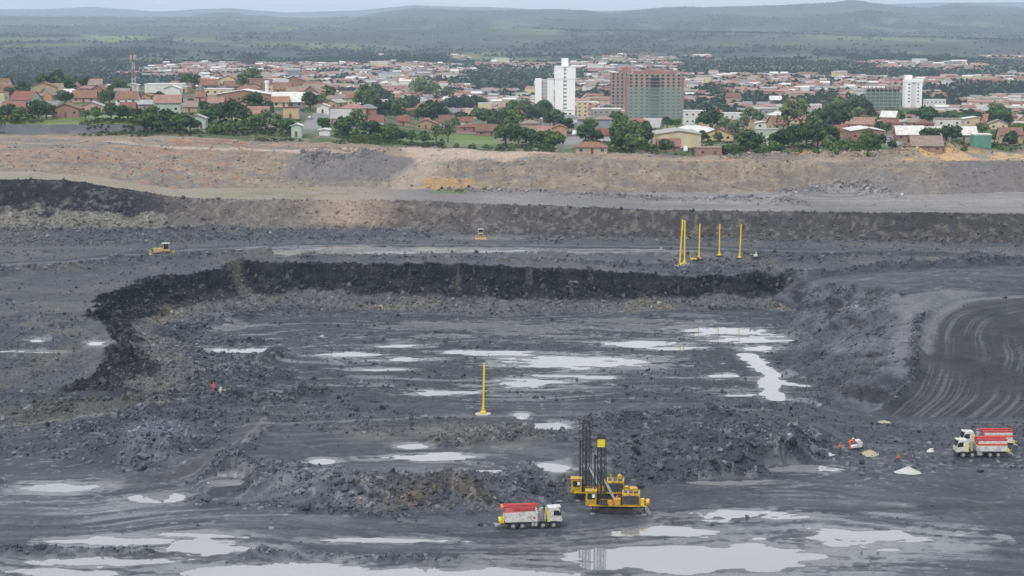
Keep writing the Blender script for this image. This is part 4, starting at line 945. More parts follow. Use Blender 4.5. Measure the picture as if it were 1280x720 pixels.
# ---------------------------------------------------------------- people
skin = M('skin', (.3, .16, .1), .6); hiviz = M('orange_workwear', (.75, .13, .05), .7, var=.1); pinkw = M('faded_red_workwear', (.55, .13, .12), .7); trous = M('grey_trousers', (.1, .1, .11), .8); helm = M('white_helmet', (.75, .75, .72), .35); boot = M('black_boots', (.02, .02, .02), .6)
def person(u, v, rz, label, joints, top, hat, s=1.0, lift=0, trouser=None):
    x, y, z = gp(u, v); t = empty('person', (x, y, gz(x, y)+lift), rz); t.scale = (s, s, s); tag(t, label, 'person', 'workers in bright clothing')
    J = dict(pel=(0, 0, .95), wai=(0, 0, 1.1), che=(0, 0, 1.32), nec=(0, 0, 1.48), hea=(.02, 0, 1.62), top=(.02, 0, 1.72),
             lh=(0, .1, .92), lk=(.04, .11, .5), la=(-.02, .12, .1), lt=(.16, .13, .04), rh=(0, -.1, .92), rk=(.04, -.11, .5), ra=(-.02, -.12, .1), rt=(.16, -.13, .04),
             ls=(0, .19, 1.42), le=(0, .27, 1.14), lw=(.08, .27, .9), lf=(.1, .26, .82), rs=(0, -.19, 1.42), re=(0, -.27, 1.14), rw=(.08, -.27, .9), rf=(.1, -.26, .82))
    J.update(joints)
    rad = dict(pel=(.13, .16), wai=(.11, .145), che=(.12, .17), nec=(.055, .06), hea=(.085, .1), top=(.06, .07), lh=(.095, .095), lk=(.06, .06), la=(.04, .045), lt=(.035, .05), rh=(.095, .095), rk=(.06, .06), ra=(.04, .045), rt=(.035, .05),
               ls=(.06, .06), le=(.045, .045), lw=(.03, .03), lf=(.035, .03), rs=(.06, .06), re=(.045, .045), rw=(.03, .03), rf=(.035, .03))
    E = [('pel', 'wai'), ('wai', 'che'), ('che', 'nec'), ('nec', 'hea'), ('hea', 'top'), ('pel', 'lh'), ('lh', 'lk'), ('lk', 'la'), ('la', 'lt'), ('pel', 'rh'), ('rh', 'rk'), ('rk', 'ra'), ('ra', 'rt'), ('che', 'ls'), ('ls', 'le'), ('le', 'lw'), ('lw', 'lf'), ('che', 'rs'), ('rs', 're'), ('re', 'rw'), ('rw', 'rf')]
    def skinned(keys, infl, mat, nm):
        ks = [k for k in J if k in keys]; me = bpy.data.meshes.new(nm); me.from_pydata([J[k] for k in ks], [(ks.index(a), ks.index(b)) for a, b in E if a in ks and b in ks], [])
        o = link(nm, me, None, t); md = o.modifiers.new('skin', 'SKIN')
        for i, k in enumerate(ks): me.skin_vertices[0].data[i].radius = (rad[k][0]+infl, rad[k][1]+infl)
        me.skin_vertices[0].data[0].use_root = True
        o.modifiers.new('sub', 'SUBSURF').levels = 1; o.modifiers['sub'].render_levels = 2; me.materials.append(mat); return o
    skinned(set(J), 0, skin, 'body'); skinned({'pel', 'wai', 'che', 'ls', 'le', 'lw', 'rs', 're', 'rw'}, .018, top, 'jacket')
    skinned({'pel', 'lh', 'lk', 'la', 'rh', 'rk', 'ra'}, .016, trouser or trous, 'trousers')
    for k, f in (('la', 'lt'), ('ra', 'rt')):
        a = Vector(J[k]); b = Vector(J[f]); m = MB(); m.bar(a, b+(b-a)*.3, .1, .1); m.ball(a, .07, .06, .08, 1); m.build('boot', boot, t)
    h = Vector(J['hea'])
    m = MB(); m.ball(h+Vector((0, 0, .05)), .125, .115, .11, 2); m.box(h.x+.02, h.x+.2, h.y-.09, h.y+.09, h.z+.03, h.z+.05); m.build('helmet', hat, t, smooth=False)
    for s_, k in ((1, 'lf'), (-1, 'rf')):
        m = MB(); c = Vector(J[k])
        for q in range(4): m.tube(c+Vector((-.03+q*.02, 0, 0)), c+Vector((-.03+q*.022, .01*s_, -.085+abs(q-1.5)*.01)), .009, .007, n=5)
        m.tube(c+Vector((.03, 0, .03)), c+Vector((.07, 0, -.03)), .011, .008, n=5); m.build('hand', skin, t)
    m = MB(); m.ball(h+Vector((.095, 0, -.01)), .025, .02, .03, 1); m.ball(h+Vector((0, .1, 0)), .02, .015, .03, 1); m.ball(h+Vector((0, -.1, 0)), .02, .015, .03, 1); m.build('face', skin, t)
stoop = dict(wai=(.05, 0, 1.08), che=(.2, 0, 1.22), nec=(.32, 0, 1.33), hea=(.42, 0, 1.4), top=(.48, 0, 1.47), ls=(.22, .19, 1.27), le=(.4, .25, 1.1), lw=(.62, .2, 1.12), lf=(.7, .18, 1.12), rs=(.22, -.19, 1.27), re=(.42, -.24, 1.1), rw=(.62, -.2, 1.08), rf=(.7, -.18, 1.08))
person(1050, 567, R(-70), 'worker in faded red clothes standing left of the tipped pale sack', dict(), pinkw, pinkw, 1.12)
person(1062, 566, R(10), 'worker in orange stooping over the big white sack, white helmet', stoop, hiviz, helm, 1.35, .5, hiviz)
person(1124, 578, R(160), 'worker in orange sitting low near the white stone heap', dict(pel=(0, 0, .42), wai=(.02, 0, .58), che=(.08, 0, .8), nec=(.12, 0, .95), hea=(.16, 0, 1.08), top=(.18, 0, 1.18), lh=(.02, .1, .4), lk=(.42, .14, .5), la=(.5, .14, .1), lt=(.66, .15, .04), rh=(.02, -.1, .4), rk=(.42, -.14, .5), ra=(.5, -.14, .1), rt=(.66, -.15, .04),
       ls=(.08, .19, .88), le=(.2, .25, .62), lw=(.42, .16, .58), lf=(.48, .14, .56), rs=(.08, -.19, .88), re=(.2, -.25, .62), rw=(.42, -.16, .58), rf=(.48, -.14, .56)), hiviz, skin, 1.25)
person(267, 491, R(-60), 'worker in red on the left of the pit floor beside a dark trench', dict(), pinkw, hiviz, 1.15, 0, pinkw)
x, y, z = gp(1070, 561); z = gz(x, y)
m = MB(); m.prism([(-1.0, 0), (.9, .2), (1.1, 1.0), (.6, 1.5), (-.2, 1.35), (.1, 1.0), (.45, .95), (.2, .55), (-.9, .35)], -.5, .5)
tag(m.build('white_sack', white, None, (x, y, z+.3)), 'large open white sack held up by the stooping worker in orange', 'sack')
m = MB(); m.ball((0, 0, .35), .7, .45, .4, 2); m.box(-.2, .5, -.2, .2, .7, .9, .05)
x, y, z = gp(1163, 567); tag(m.build('crumpled_sack', white, None, (x, y, gz(x, y))), 'crumpled white sack lying in front of the two parked trucks', 'sack')
x, y, z = gp(279, 490); t = empty('sump_pump', (x, y, gz(x, y)+.1)); tag(t, 'small pale green pump next to the worker in red at the dark trench', 'pump')
m = MB(); m.box(-.9, .9, -.4, .4, 0, .5, .06); m.build('pump_body', M('pale_green_steel', (.4, .42, .25), .6, dirt=.4), t)
m = MB(); m.tube((-.5, 0, .5), (-.5, 0, .95), .25, n=12); m.build('motor', white, t)
# heaps of pale stone
def cone_heap(u, v, r, ry, h, mat, label):
    x, y, z = gp(u, v); z = gz(x, y)-.12; n = 44; rr = 12; vs = [(0, 0, h)]; fs = []
    for i in range(1, rr+1):
        f = i/rr
        for k in range(n):
            a = 2*math.pi*k/n; q = 1+.12*math.sin(a*3+u)+.05*rnd.uniform(-1, 1)
            vs.append((math.cos(a)*r*f*q, math.sin(a)*ry*f*q, h*(1-f)**1.15*(1+.08*rnd.uniform(-1, 1))))
    fs += [(0, 1+k, 1+(k+1) % n) for k in range(n)]
    for i in range(rr-1):
        for k in range(n): a = 1+i*n; fs.append((a+k, a+n+k, a+n+(k+1) % n, a+(k+1) % n))
    me = bpy.data.meshes.new('stone_heap'); me.from_pydata(vs, [], fs); me.materials.append(mat); tag(link('stone_heap', me, loc=(x, y, z)), label, 'heap')
pst = M('pale_stemming_stone', (.42, .42, .42), .8, var=.15, scale=9); tst = M('tan_stemming_stone', (.33, .31, .22), .8, var=.15, scale=9)
cone_heap(1135, 590, 2.6, 2.2, 1.1, pst, 'white cone shaped heap of crushed stone on the near floor at the right')
cone_heap(1087, 568, 2.3, 1.8, 1.0, tst, 'tan heap of crushed stone right of the stooping worker')
cone_heap(1105, 528, 1.9, 1.4, .5, tst, 'low tan heap of stone above the workers near the haul road')
cone_heap(653, 523, 1.3, 1.1, .9, pst, 'small pale heap of stone right of the lone yellow mast')
cone_heap(1037, 571, 0.9, .9, .45, pst, 'little pale stone heap left of the worker in faded red')

# ================================================================ the town
WALLC = dict(white=(.66, .65, .62), cream=(.58, .5, .34), yellow=(.52, .43, .25), pink=(.5, .33, .27), brick=(.31, .19, .15), grey=(.3, .29, .28), blue_grey=(.27, .29, .34), pale_green=(.42, .5, .42), green=(.1, .25, .19), tan=(.42, .33, .24), orange=(.42, .28, .19), dark=(.1, .09, .09))
ROOFC = dict(red=(.25, .11, .09), terracotta=(.27, .15, .11), orange=(.35, .2, .13), pink=(.36, .22, .19), white=(.68, .67, .65), pale_grey=(.42, .41, .4), brown=(.2, .12, .09), grey=(.24, .24, .25), weathered=(.3, .24, .2))
def wmat(k): return M('wall_'+k, WALLC[k], .85, var=.07, scale=.5, col2=[c*1.05 for c in WALLC[k]], spec=.2)
for _k in ROOFC: ROOFC[_k] = tuple(c*(.78 if _k != 'white' else .85) for c in ROOFC[_k])
for _k in WALLC: WALLC[_k] = tuple(c*.88 for c in WALLC[_k])
def rmat(k): return M('roof_'+k, ROOFC[k], .8, var=.16, scale=.9, spec=.25)
winm = M('window_dark', (.03, .033, .04), .25, spec=.6, var=.1); doorm = M('door_brown', (.12, .07, .045), .6); frm = M('window_frame', (.5, .5, .48), .5)
HM = {}
def pyd(name, vs, fs, mat):
    me = bpy.data.meshes.new(name); me.from_pydata(vs, [], fs); me.materials.append(mat); return me
def boxv(x0, x1, y0, y1, z0, z1):
    return [(x0, y0, z0), (x1, y0, z0), (x1, y1, z0), (x0, y1, z0), (x0, y0, z1), (x1, y0, z1), (x1, y1, z1), (x0, y1, z1)]
BF = [(0, 3, 2, 1), (4, 5, 6, 7), (0, 1, 5, 4), (1, 2, 6, 5), (2, 3, 7, 6), (3, 0, 4, 7)]
UW = {}
def unit_box(nm, mat):
    k = (nm, mat.name)
    if k not in UW: UW[k] = pyd(nm, boxv(-.5, .5, -.5, .5, -.5, .5), BF, mat)
    return UW[k]
def ubox(nm, mat, parent, c, s, rz=0):
    o = link(nm, unit_box(nm, mat), None, parent, c); o.scale = s; o.rotation_euler = (0, 0, rz); return o
def house_parts(t, w, d, h, roof, style, wk, rk, win=True, storeys=1, r=None):
    """w across, d deep, h eaves height; front at -y"""
    r = r or rnd
    rh = dict(gable=.24, gside=.5, hip=.24, low=.1, flat=0)[style]*(w if style in ('gable', 'low') else d)*.5*1.6
    rh = min(rh, 4.5) if style != 'low' else min(rh, 3)
    if style in ('gable', 'low'):      # ridge runs front to back, gable seen
        vs = boxv(-w/2, w/2, -d/2, d/2, -3, h)+[(0, -d/2, h+rh), (0, d/2, h+rh)]
        fs = [(0, 3, 2, 1), (0, 1, 5, 8, 4), (2, 3, 7, 9, 6), (1, 2, 6, 5), (3, 0, 4, 7)]
        link('wall', pyd('wall', vs, fs, wk), None, t)
        o_ = .5; e = rh/(w/2)*o_; th = .22
        for s in (-1, 1):
            a = [(0, -d/2-o_, h+rh+.02), (s*(w/2+o_), -d/2-o_, h-e+.02), (s*(w/2+o_), d/2+o_, h-e+.02), (0, d/2+o_, h+rh+.02)]
            link('roof', pyd('roof', a+[(x, y, z+th) for x, y, z in a], BF, rk), None, t)
    elif style in ('gside', 'hip'):
        q = 0 if style == 'gside' else min(d/2, w/2*.8)
        vs = boxv(-w/2, w/2, -d/2, d/2, -3, h)
        if style == 'gside': vs += [(-w/2, 0, h+rh), (w/2, 0, h+rh)]; fs = [(0, 3, 2, 1), (0, 1, 5, 4), (1, 2, 6, 9, 5), (2, 3, 7, 6), (3, 0, 4, 8, 7)]
        else: fs = BF
        link('wall', pyd('wall', vs, fs, wk), None, t)
        o_ = .5; e = rh/(d/2)*o_; X = w/2+o_; Y = d/2+o_; z0 = h-e+.02; z1 = h+rh+.02; th = .2
        rx = X-q if style == 'hip' else X
        for s in (-1, 1):
            a = [(-X, s*Y, z0), (X, s*Y, z0), (rx, 0, z1), (-rx, 0, z1)]
            link('roof', pyd('roof', a+[(x, y, z+th) for x, y, z in a], BF, rk), None, t)
        if style == 'hip':
            vs = []; fs = []
            for s in (-1, 1):
                a = [(s*X, -Y, z0), (s*X, Y, z0), (s*rx, 0, z1)]; n = len(vs); vs += a+[(x, y, z+th) for x, y, z in a]
                fs += [(n, n+1, n+2), (n+3, n+4, n+5), (n, n+1, n+4, n+3), (n+1, n+2, n+5, n+4), (n+2, n, n+3, n+5)]
            tag(link('roof_end', pyd('roof_end', vs, fs, rk), None, t), kind='stuff')
    else:
        link('wall', pyd('wall', boxv(-w/2, w/2, -d/2, d/2, -3, h), BF, wk), None, t)
        link('roof', pyd('roof', boxv(-w/2-.15, w/2+.15, -d/2-.15, d/2+.15, h+.01, h+.4), BF, rk), None, t)
    if win:
        n = max(1, min(6, int(w/3.4)))
        for s in range(storeys):
            zc = (s+.55)*h/storeys
            for k in range(n):
                x = -w/2+(k+.5)*w/n+r.uniform(-.2, .2)
                if s == 0 and k == n//2:
                    ubox('door', doorm, t, (x, -d/2-.02, 1.05), (.95, .12, 2.1))
                else:
                    f = ubox('window', frm, t, (x, -d/2-.01, zc), (1.3, .1, 1.1))
                    f2 = ubox('pane', winm, f, (0, -.35, 0), (.93, .5, .92))
        for k in (-1, 1):
            ubox('window', winm, t, (w/2*k, r.uniform(-d/5, d/5), h*.55), (.1, 1.2, 1.1))
BOX = []   # photo boxes of the named buildings, so that filling-in keeps clear of them
NAMED = []
def bld(u0, u1, vt, vb, style, wk, rk, label, d=None, rz=0, win=True, storeys=1, cat='house', y=None, nm='house', group=None):
    uc = (u0+u1)/2
    if y: x = (uc-640)/FOC*y/(cP+0*sP)*1.0; z = tz(x, y)
    else: x, y, z = gp(uc, vb)
    w = max(4, (u1-u0)*y/FOC); H = max(2.8, (vb-vt)*y/FOC)
    d = d or min(max(w*.7, 6), 16)
    t = empty(nm, (x, y+d/2, tz(x, y+d/2)-.0), rz); tag(t, label, cat, group)
    t.location.z = min(t.location.z, z+1.0)
    top = H-(t.location.z-z); rr = dict(gable=.24*w*.8, low=.1*w*.8, gside=.5*d*.8, hip=.24*d*.8, flat=.4)[style]
    rr = min(rr, 4.5, H*.5)
    house_parts(t, w, d, max(2.5, H-rr), None, style, wmat(wk), rmat(rk), win, storeys)
    BOX.append((u0-1, u1+1, vt-1, vb)); NAMED.append((label, x, y)); return t
B = bld
B(44,73,105,114,'flat','yellow','weathered','long pale yellow building at the far left in front of big dark trees',win=True)
B(65,98,130,147,'gable','brick','terracotta','red brown gabled house with porch just behind the green bank at left')
B(100,129,128,140,'gable','pink','pale_grey','pinkish white gabled house right of the red brown gabled house')
B(90,119,118,128,'gside','pink','terracotta','long low terracotta roof behind the pinkish white gabled house')
B(98,115,108,116,'hip','tan','pink','small pink hip roofed house on the left skyline')
B(125,142,106,116,'gable','white','white','white gabled shed left of the round dark tree near the radio mast')
B(155,173,105,116,'low','white','white','white shed with low bright roof right at the foot of the radio mast',win=False,cat='shed')
B(173,188,117,128,'gable','orange','orange','orange gabled house right of the radio mast')
B(165,198,126,139,'hip','grey','pale_grey','wide house with pale grey hip roof below the orange gable')
B(150,168,131,142,'gside','brick','red','low brick coloured roof left of the pale grey hip roof')
B(181,228,105,116,'flat','white','white','long white windowless hall on the left skyline',win=False,cat='hall')
B(205,225,107,127,'gable','white','white','tall blank white gable building in front of the long white hall',win=False,cat='hall')
B(244,256,115,127,'gside','pink','terracotta','pink house between the blank white gable and the cream hall')
B(256,290,111,119,'flat','cream','white','cream flat topped hall behind the wide brick building',win=True,cat='hall')
B(271,338,113,130,'low','brick','white','wide brick building with a bright white low pitched roof',storeys=1,cat='hall')
B(260,279,125,135,'gside','cream','pink','cream house with pink roof below the wide brick building')
B(234,257,144,161,'gable','pale_green','pale_grey','pale gabled house among the dark trees below the left town street')
B(228,246,130,140,'gside','tan','weathered','tan house beside the street left of the cream house')
B(340,379,120,134,'gside','grey','white','long white roofed hall right of the slim white tank',cat='hall')
B(340,360,123,134,'gside','cream','orange','cream hall with orange roof in front of the long white roofed hall')
B(354,373,134,148,'flat','yellow','brown','yellow house with two dark windows left of the sloping street')
B(396,411,130,142,'gable','white','white','small white gabled house with blue side wall at the top of the sloping street')
B(432,444,117,131,'gside','cream','terracotta','tall cream house with terracotta roof left of the big green tree')
B(425,457,131,147,'hip','pink','pink','group house with pale pink roofs below the tall cream house')
B(365,376,155,171,'gable','pale_green','white','narrow pale green gable house at the foot of the sloping street')
B(400,411,164,171,'low','white','white','tiny white shed at the pit edge right of the sloping street',win=False,cat='shed')
B(461,479,149,158,'gside','white','red','white house with red roof among trees left of the orange house')
B(519,546,149,161,'gable','orange','orange','bright orange house with gable below a large dark tree')
B(498,511,150,157,'gside','orange','red','small red roofed house left of the bright orange house')
B(577,590,147,157,'gside','white','red','white house with red roof above the green field')
B(575,598,157,165,'hip','brick','red','low red hip roof at the top of the green field')
B(595,621,160,170,'gside','brick','brown','long dark red roof right above the green field')
B(582,600,117,130,'flat','cream','white','cream lower wing of the cream church like building',y=1500)
B(598,615,110,130,'flat','cream','white','taller cream block of the cream church like building',y=1510)
B(619,652,122,131,'flat','yellow','weathered','long pale yellow building left of the white towers',y=1500)
B(720,734,126,150,'flat','cream','white','slim cream block right of the tall white tower',storeys=5,cat='apartment block',y=1400)
B(739,775,130,147,'flat','grey','white','grey lower storeys of the modern white house below the brick towers',storeys=2,y=1330)
B(739,775,113,129,'flat','white','white','modern white upper house on the hillside between the white tower and brick towers',storeys=2,y=1345)
B(722,743,146,162,'hip','blue_grey','weathered','left one of two blue grey halls with brown hip roofs',win=False,cat='hall')
B(744,765,146,162,'hip','blue_grey','weathered','right one of two blue grey halls with brown hip roofs',win=False,cat='hall')
B(747,771,161,176,'gside','white','red','white house with pinkish red roof in front of the blue grey halls')
B(653,673,151,168,'hip','tan','weathered','ruined looking tan house behind bushes left of the short street')
B(674,692,158,172,'gside','tan','pink','tan pink house between the ruined tan house and the orange house')
B(691,708,156,172,'gable','orange','orange','orange house at the corner of the short street')
B(720,759,180,194,'hip','tan','terracotta','wide terracotta roof at the pit edge right of the short street')
B(821,876,163,185,'low','cream','pale_grey','cream warehouse with wide pale grey roof near the pit edge',d=22,win=False,cat='warehouse')
B(823,850,178,190,'gside','brick','terracotta','low brick house at the left foot of the cream warehouse')
B(870,902,183,195,'flat','brick','weathered','brick walled yard building right of the cream warehouse')
B(855,884,138,156,'flat','white','white','white house complex right of the netted tower',storeys=2)
B(880,902,138,150,'gside','cream','orange','cream house with orange roof behind the white house complex')
B(901,919,149,158,'hip','cream','orange','small orange hip roof right of the white house complex')
B(905,940,141,150,'flat','white','white','long low white building behind the small orange hip roof')
B(953,970,136,151,'flat','grey','grey','bare grey flat building above the left end of the tall trees',storeys=2)
B(998,1026,136,147,'low','pink','white','wide pink walled building behind the tall dark trees',y=1250)
B(945,964,152,161,'low','white','white','low white shed left of the tall dark trees',cat='shed')
B(945,973,161,172,'flat','pale_green','pale_grey','pale green building left of the tall dark trees')
B(950,973,173,184,'gable','white','pale_grey','white gable house at the left foot of the tall dark trees')
B(1064,1105,160,177,'low','brick','white','tan brick building with white roof right of the tall dark trees',d=20,cat='hall')
B(1121,1155,159,176,'gside','brick','white','left third of the long hall with white roof edge at right',cat='hall')
B(1156,1188,160,176,'gside','grey','white','middle third of the long white roofed hall, between two dark trees',cat='hall')
B(1189,1221,159,177,'gside','grey','white','right third of the long white roofed hall',cat='hall')
B(1151,1176,124,137,'flat','white','white','modern white house right of the small white tower',storeys=2,y=1700)
B(1167,1189,132,139,'flat','yellow','cream' if False else 'white','low pale yellow building right of the modern white house',y=1600)
B(1140,1178,176,194,'gside','brick','weathered','unfinished brick house at the pit edge right of the right street')
B(1217,1239,171,190,'flat','green','white','green box shaped building near the right edge',win=False,cat='shed')
B(1171,1201,148,159,'flat','white','weathered','long white building above the long white roofed hall')
B(1205,1235,146,158,'low','cream','white','cream hall with white roof near the right edge',cat='hall')
B(1250,1278,160,180,'gside','tan','terracotta','tan house with terracotta roof at the right edge of town')
B(2,30,128,146,'gside','brick','terracotta','brick house with terracotta roof at the left edge of town')
B(4,36,108,118,'hip','cream','pink','cream house with pink roof on the skyline at the left edge')

# ---- tall blocks
def block(nm, x, y, z, parts_fn, label, rz=0, group=None):
    t = empty(nm, (x, y, z), rz); tag(t, label, 'tower block' if 'netted' not in label else 'construction', group); parts_fn(t); NAMED.append((label, x, y)); return t
pxw = lambda y: y/FOC
tw_white = M('tower_white', (.78, .78, .77), .7, var=.03, scale=.3); tw_grey = M('tower_mid_grey', (.42, .43, .45), .8, var=.05); brickm = M('raw_brick', (.27, .17, .14), .9, var=.18, scale=1.2); conc = M('raw_concrete', (.31, .265, .235), .9, var=.15, scale=1.0)  # tw_grey is a plain mid grey for the set-back bay and roof slabs
def white_tower(t):
    k = 1500/FOC; W_ = 25*k; H = 75*k-6
    ubox('wall', tw_white, t, (-W_*.29, 6, H/2-2), (W_*.42, 12, H+4)); ubox('wall', tw_white, t, (W_*.29, 6, H/2-2), (W_*.42, 12, H+4))
    ubox('stair_panel', tw_white, t, (0, 6.4, H/2-2), (W_*.17, 11.5, H+4))
    ubox('upper_storeys', tw_white, t, (-W_*.29, 5.9, H-5), (W_*.47, 12.4, 8)); ubox('upper_storeys', tw_white, t, (W_*.29, 5.9, H-5), (W_*.47, 12.4, 8))
    ubox('roof_slab', tw_white, t, (0, 6, H+.25), (W_*1.03, 12.8, .45)); ubox('water_tank', tw_white, t, (0, 6, H+3.4), (W_*.33, 6, 5.8))
    for r in range(12):
        for s in (-1, 1): ubox('window', winm, t, (s*W_*.045, .62, H-2.2-r*2.86), (.9, .14, 1.3))
    for s in (-1, 1): ubox('window', winm, t, (s*W_*.3, -.05, 4.6), (W_*.26, .2, 1.1))
    ubox('window', winm, t, (W_*.3, -.05, 1.0), (W_*.2, .2, 1.0))
x = (706-640)/FOC*1500; block('tower_block', x, 1500, tz(x, 1500), white_tower, 'tallest white tower block with one central column of windows')
def grey_tower(t):
    k = 1520/FOC; H = 46*k
    ubox('wall', tw_white, t, (-7.6*k, 6, H/2), (8*k, 12, H+4)); ubox('wall', tw_grey, t, (0, 6.6, H/2-.3), (7.2*k, 11, H+3.4)); ubox('wall', tw_white, t, (7.6*k, 6, H/2-.2), (8*k, 12, H+3.6))
    ubox('roof_slab', tw_grey, t, (7.6*k, 6, H+2.0), (8.3*k, 12.3, .5))
    for r in range(11): ubox('balcony_band', conc, t, (0, 1.05, H-1.5-r*2.6), (7*k, .3, .5))
x = (680.5-640)/FOC*1520; block('tower_block', x, 1520, tz(x, 1520), grey_tower, 'lower white and grey tower block just left of the tallest white tower')
def podium(t):
    k = 1460/FOC; ubox('wall', tw_white, t, (0, 5, 1), (40*k, 10, 11)); ubox('roof', tw_grey, t, (0, 5, 6.7), (40.5*k, 10.4, .4))
    for i in range(7): ubox('window', winm, t, (-17*k+i*5.4*k, -.05, 4.4), (1.8, .2, 1.1))
x = (697-640)/FOC*1460; block('podium_building', x, 1460, tz(x, 1460), podium, 'low white building at the foot of the two white towers')
def small_tower(t):
    k = 1750/FOC; W_ = 21*k; H = 31*k
    ubox('wall', tw_white, t, (-W_*.32, 6, H/2-2), (W_*.36, 12, H+4)); ubox('wall', tw_white, t, (W_*.32, 6, H/2-2), (W_*.36, 12, H+4)); ubox('wall', M('tower_soft_grey', (.6, .6, .6), .7, var=.03), t, (0, 6.5, H/2-2.2), (W_*.28, 11.6, H+3.6))
    ubox('crown_band', tw_white, t, (.3, 6, H+1), (W_*1.06, 12.6, 1.9)); ubox('crown_band', tw_white, t, (W_*.05, 6, H+2.6), (W_*1.0, 12.2, 1.2)); ubox('roof_slab', tw_grey, t, (W_*.28, 6, H+3.5), (W_*.5, 9, .5)); ubox('water_tank', tw_white, t, (-W_*.28, 6, H+4.2), (W_*.4, 7, 4.4))
    for r in range(6):
        for s in (-1, 1): ubox('window', winm, t, (s*W_*.27, -.05, H-1.6-r*3.0), (1.4, .2, 1.1))
x = (1140-640)/FOC*1750; block('tower_block', x, 1750, tz(x, 1750), small_tower, 'small white tower block at right beside the green netted frame')
def raw_tower(W_, D_, n, fh, nb, top_brick):
    def f(t):
        H = n*fh
        for r in range(n+1): ubox('floor_slab', conc, t, (0, D_/2, r*fh), (W_, D_, .3))
        for r in range(n):
            ubox('wall_band', brickm if r >= n-top_brick else conc, t, (0, D_/2, r*fh+.6), (W_-.3, D_-.3, .9)); ubox('wall_core', brickm if r >= n-top_brick else conc, t, (0, D_/2, r*fh+fh*.5), (W_-2.4, D_-2.4, fh-.31))
        bay = W_/nb
        vs = []; fs = []
        for i in range(nb+1):
            x0 = -W_/2+i*bay
            for r in range(n):
                q = boxv(max(-W_/2+.16, x0-bay*.27), min(W_/2-.16, x0+bay*.27), .12, 1.3, r*fh+.16, (r+1)*fh-.16); b = len(vs); vs += q; fs += [tuple(b+j for j in g) for g in BF]
        tag(link('pier', pyd('pier', vs, fs, conc), None, t), kind='stuff')
        for i in range(nb):
            for r in range(n): 
                ubox('window', winm, t, (-W_/2+(i+.5)*bay, .55, r*fh+1.75), (bay*.44, .2, 1.2))
        for s in (-1, 1): ubox('side_wall', brickm, t, (s*(W_/2-.1), D_/2, H/2), (.3, D_-.6, H-.2))
    return f
y0 = 1650; k = y0/FOC; x = (780-640)/FOC*y0
def back_tower(t):
    raw_tower(33*k, 14, 11, 2.95, 6, 7)(t); ubox('lift_house', brickm, t, (2, 7, 11*2.95+2.4), (8, 7, 4.6))
block('unfinished_tower', x, y0, tz(x, y0), back_tower, 'narrower unfinished brick tower standing behind the netted one', rz=0)
net = bpy.data.materials.new('green_netting'); net.use_nodes = True; t_ = net.node_tree; b_ = t_.nodes['Principled BSDF']; b_.inputs['Base Color'].default_value = (.3, .42, .37, 1); b_.inputs['Roughness'].default_value = .9
nn__ = N(t_, 'ShaderNodeTexNoise'); nn__.inputs['Scale'].default_value = .35; nn__.inputs['Detail'].default_value = 5; tcc = N(t_, 'ShaderNodeTexCoord'); t_.links.new(tcc.outputs['Object'], nn__.inputs['Vector'])
mr_ = N(t_, 'ShaderNodeMapRange'); mr_.inputs['From Min'].default_value = .35; mr_.inputs['From Max'].default_value = .65; mr_.inputs['To Min'].default_value = .08; mr_.inputs['To Max'].default_value = .3; t_.links.new(nn__.outputs['Fac'], mr_.inputs['Value']); t_.links.new(mr_.outputs[0], b_.inputs['Alpha'])
y1 = 1480; k1 = y1/FOC; x1_ = (818-640)/FOC*y1
def netted(t):
    W_ = 66*k1; n = 13; fh = 2.55; H = n*fh
    raw_tower(W_, 16, n, fh, 10, 4)(t)
    for s, a in ((-1, .5), (1, .5)): 
        ubox('corner_wing', brickm, t, (s*(W_/2+1.1), 7, (H-2)/2), (2.1, 12, H-2))
    ubox('roof_storey', brickm, t, (0, 8, H+1.3), (W_*.8, 10, 2.2)); ubox('roof_storey', brickm, t, (0, 8, H+3.0), (W_*.36, 7, 1.1))
    ubox('balcony_shade_slab', M('recess_shade_dark', (.06, .06, .065), .9), t, (0, .35, H*.5-.5), (W_*.16, .5, H-2))  # flat dark slab, the shade of the balcony recess put into its colour
    for r in range(n): ubox('balcony_slab', conc, t, (0, -.4, r*fh+.15), (W_*.26, 1.6, .24))
    hN = H-4*fh+.5
    for i in range(0, 8): ubox('netting_sheet', net, t, (-W_/2-1+(i+.5)*(W_+2)/8, -1.6, hN/2), ((W_+2)/8-.25, .06, hN))
    vs = []; fs = []
    for i in range(17):
        q = boxv(-W_/2-1+i*(W_+2)/16-.05, -W_/2-1+i*(W_+2)/16+.05, -1.5, -1.4, 0, hN+1); b = len(vs); vs += q; fs += [tuple(b+j for j in g) for g in BF]
    for r in range(9):
        q = boxv(-W_/2-1, W_/2+1, -1.39, -1.3, r*hN/8, r*hN/8+.1); b = len(vs); vs += q; fs += [tuple(b+j for j in g) for g in BF]
    tag(link('scaffold', pyd('scaffold', vs, fs, M('scaffold_pole', (.25, .25, .24), .6)), None, t), kind='stuff')
block('unfinished_tower', x1_, y1, tz(x1_, y1), netted, 'broad brick tower under construction, netted in pale green below the brick top')
y2_ = 1700; k2 = y2_/FOC; x2_ = (1103-640)/FOC*y2_
def frame2(t):
    W_ = 44*k2; n = 7; fh = 2.95
    for r in range(n+1): ubox('floor_slab', conc, t, (0, 7, r*fh), (W_, 14, .35))
    for i in range(9):
        for j in (0, 1): ubox('column', conc, t, (-W_/2+.4+i*(W_-.8)/8, .4+j*13, n*fh/2), (.5, .5, n*fh-.1))
    for r in range(n-1): ubox('inner_wall', M('recess_shade_dark', (.06, .06, .065), .9), t, (0, 8, r*fh+fh/2), (W_*.9, 8, fh-.4))  # block coloured dark to carry the shade inside the open frame
    for i in range(6): ubox('netting_sheet', net, t, (-W_/2+(i+.5)*W_/6, -.5, (n-1.6)*fh/2), (W_/6-.2, .06, (n-1.6)*fh))
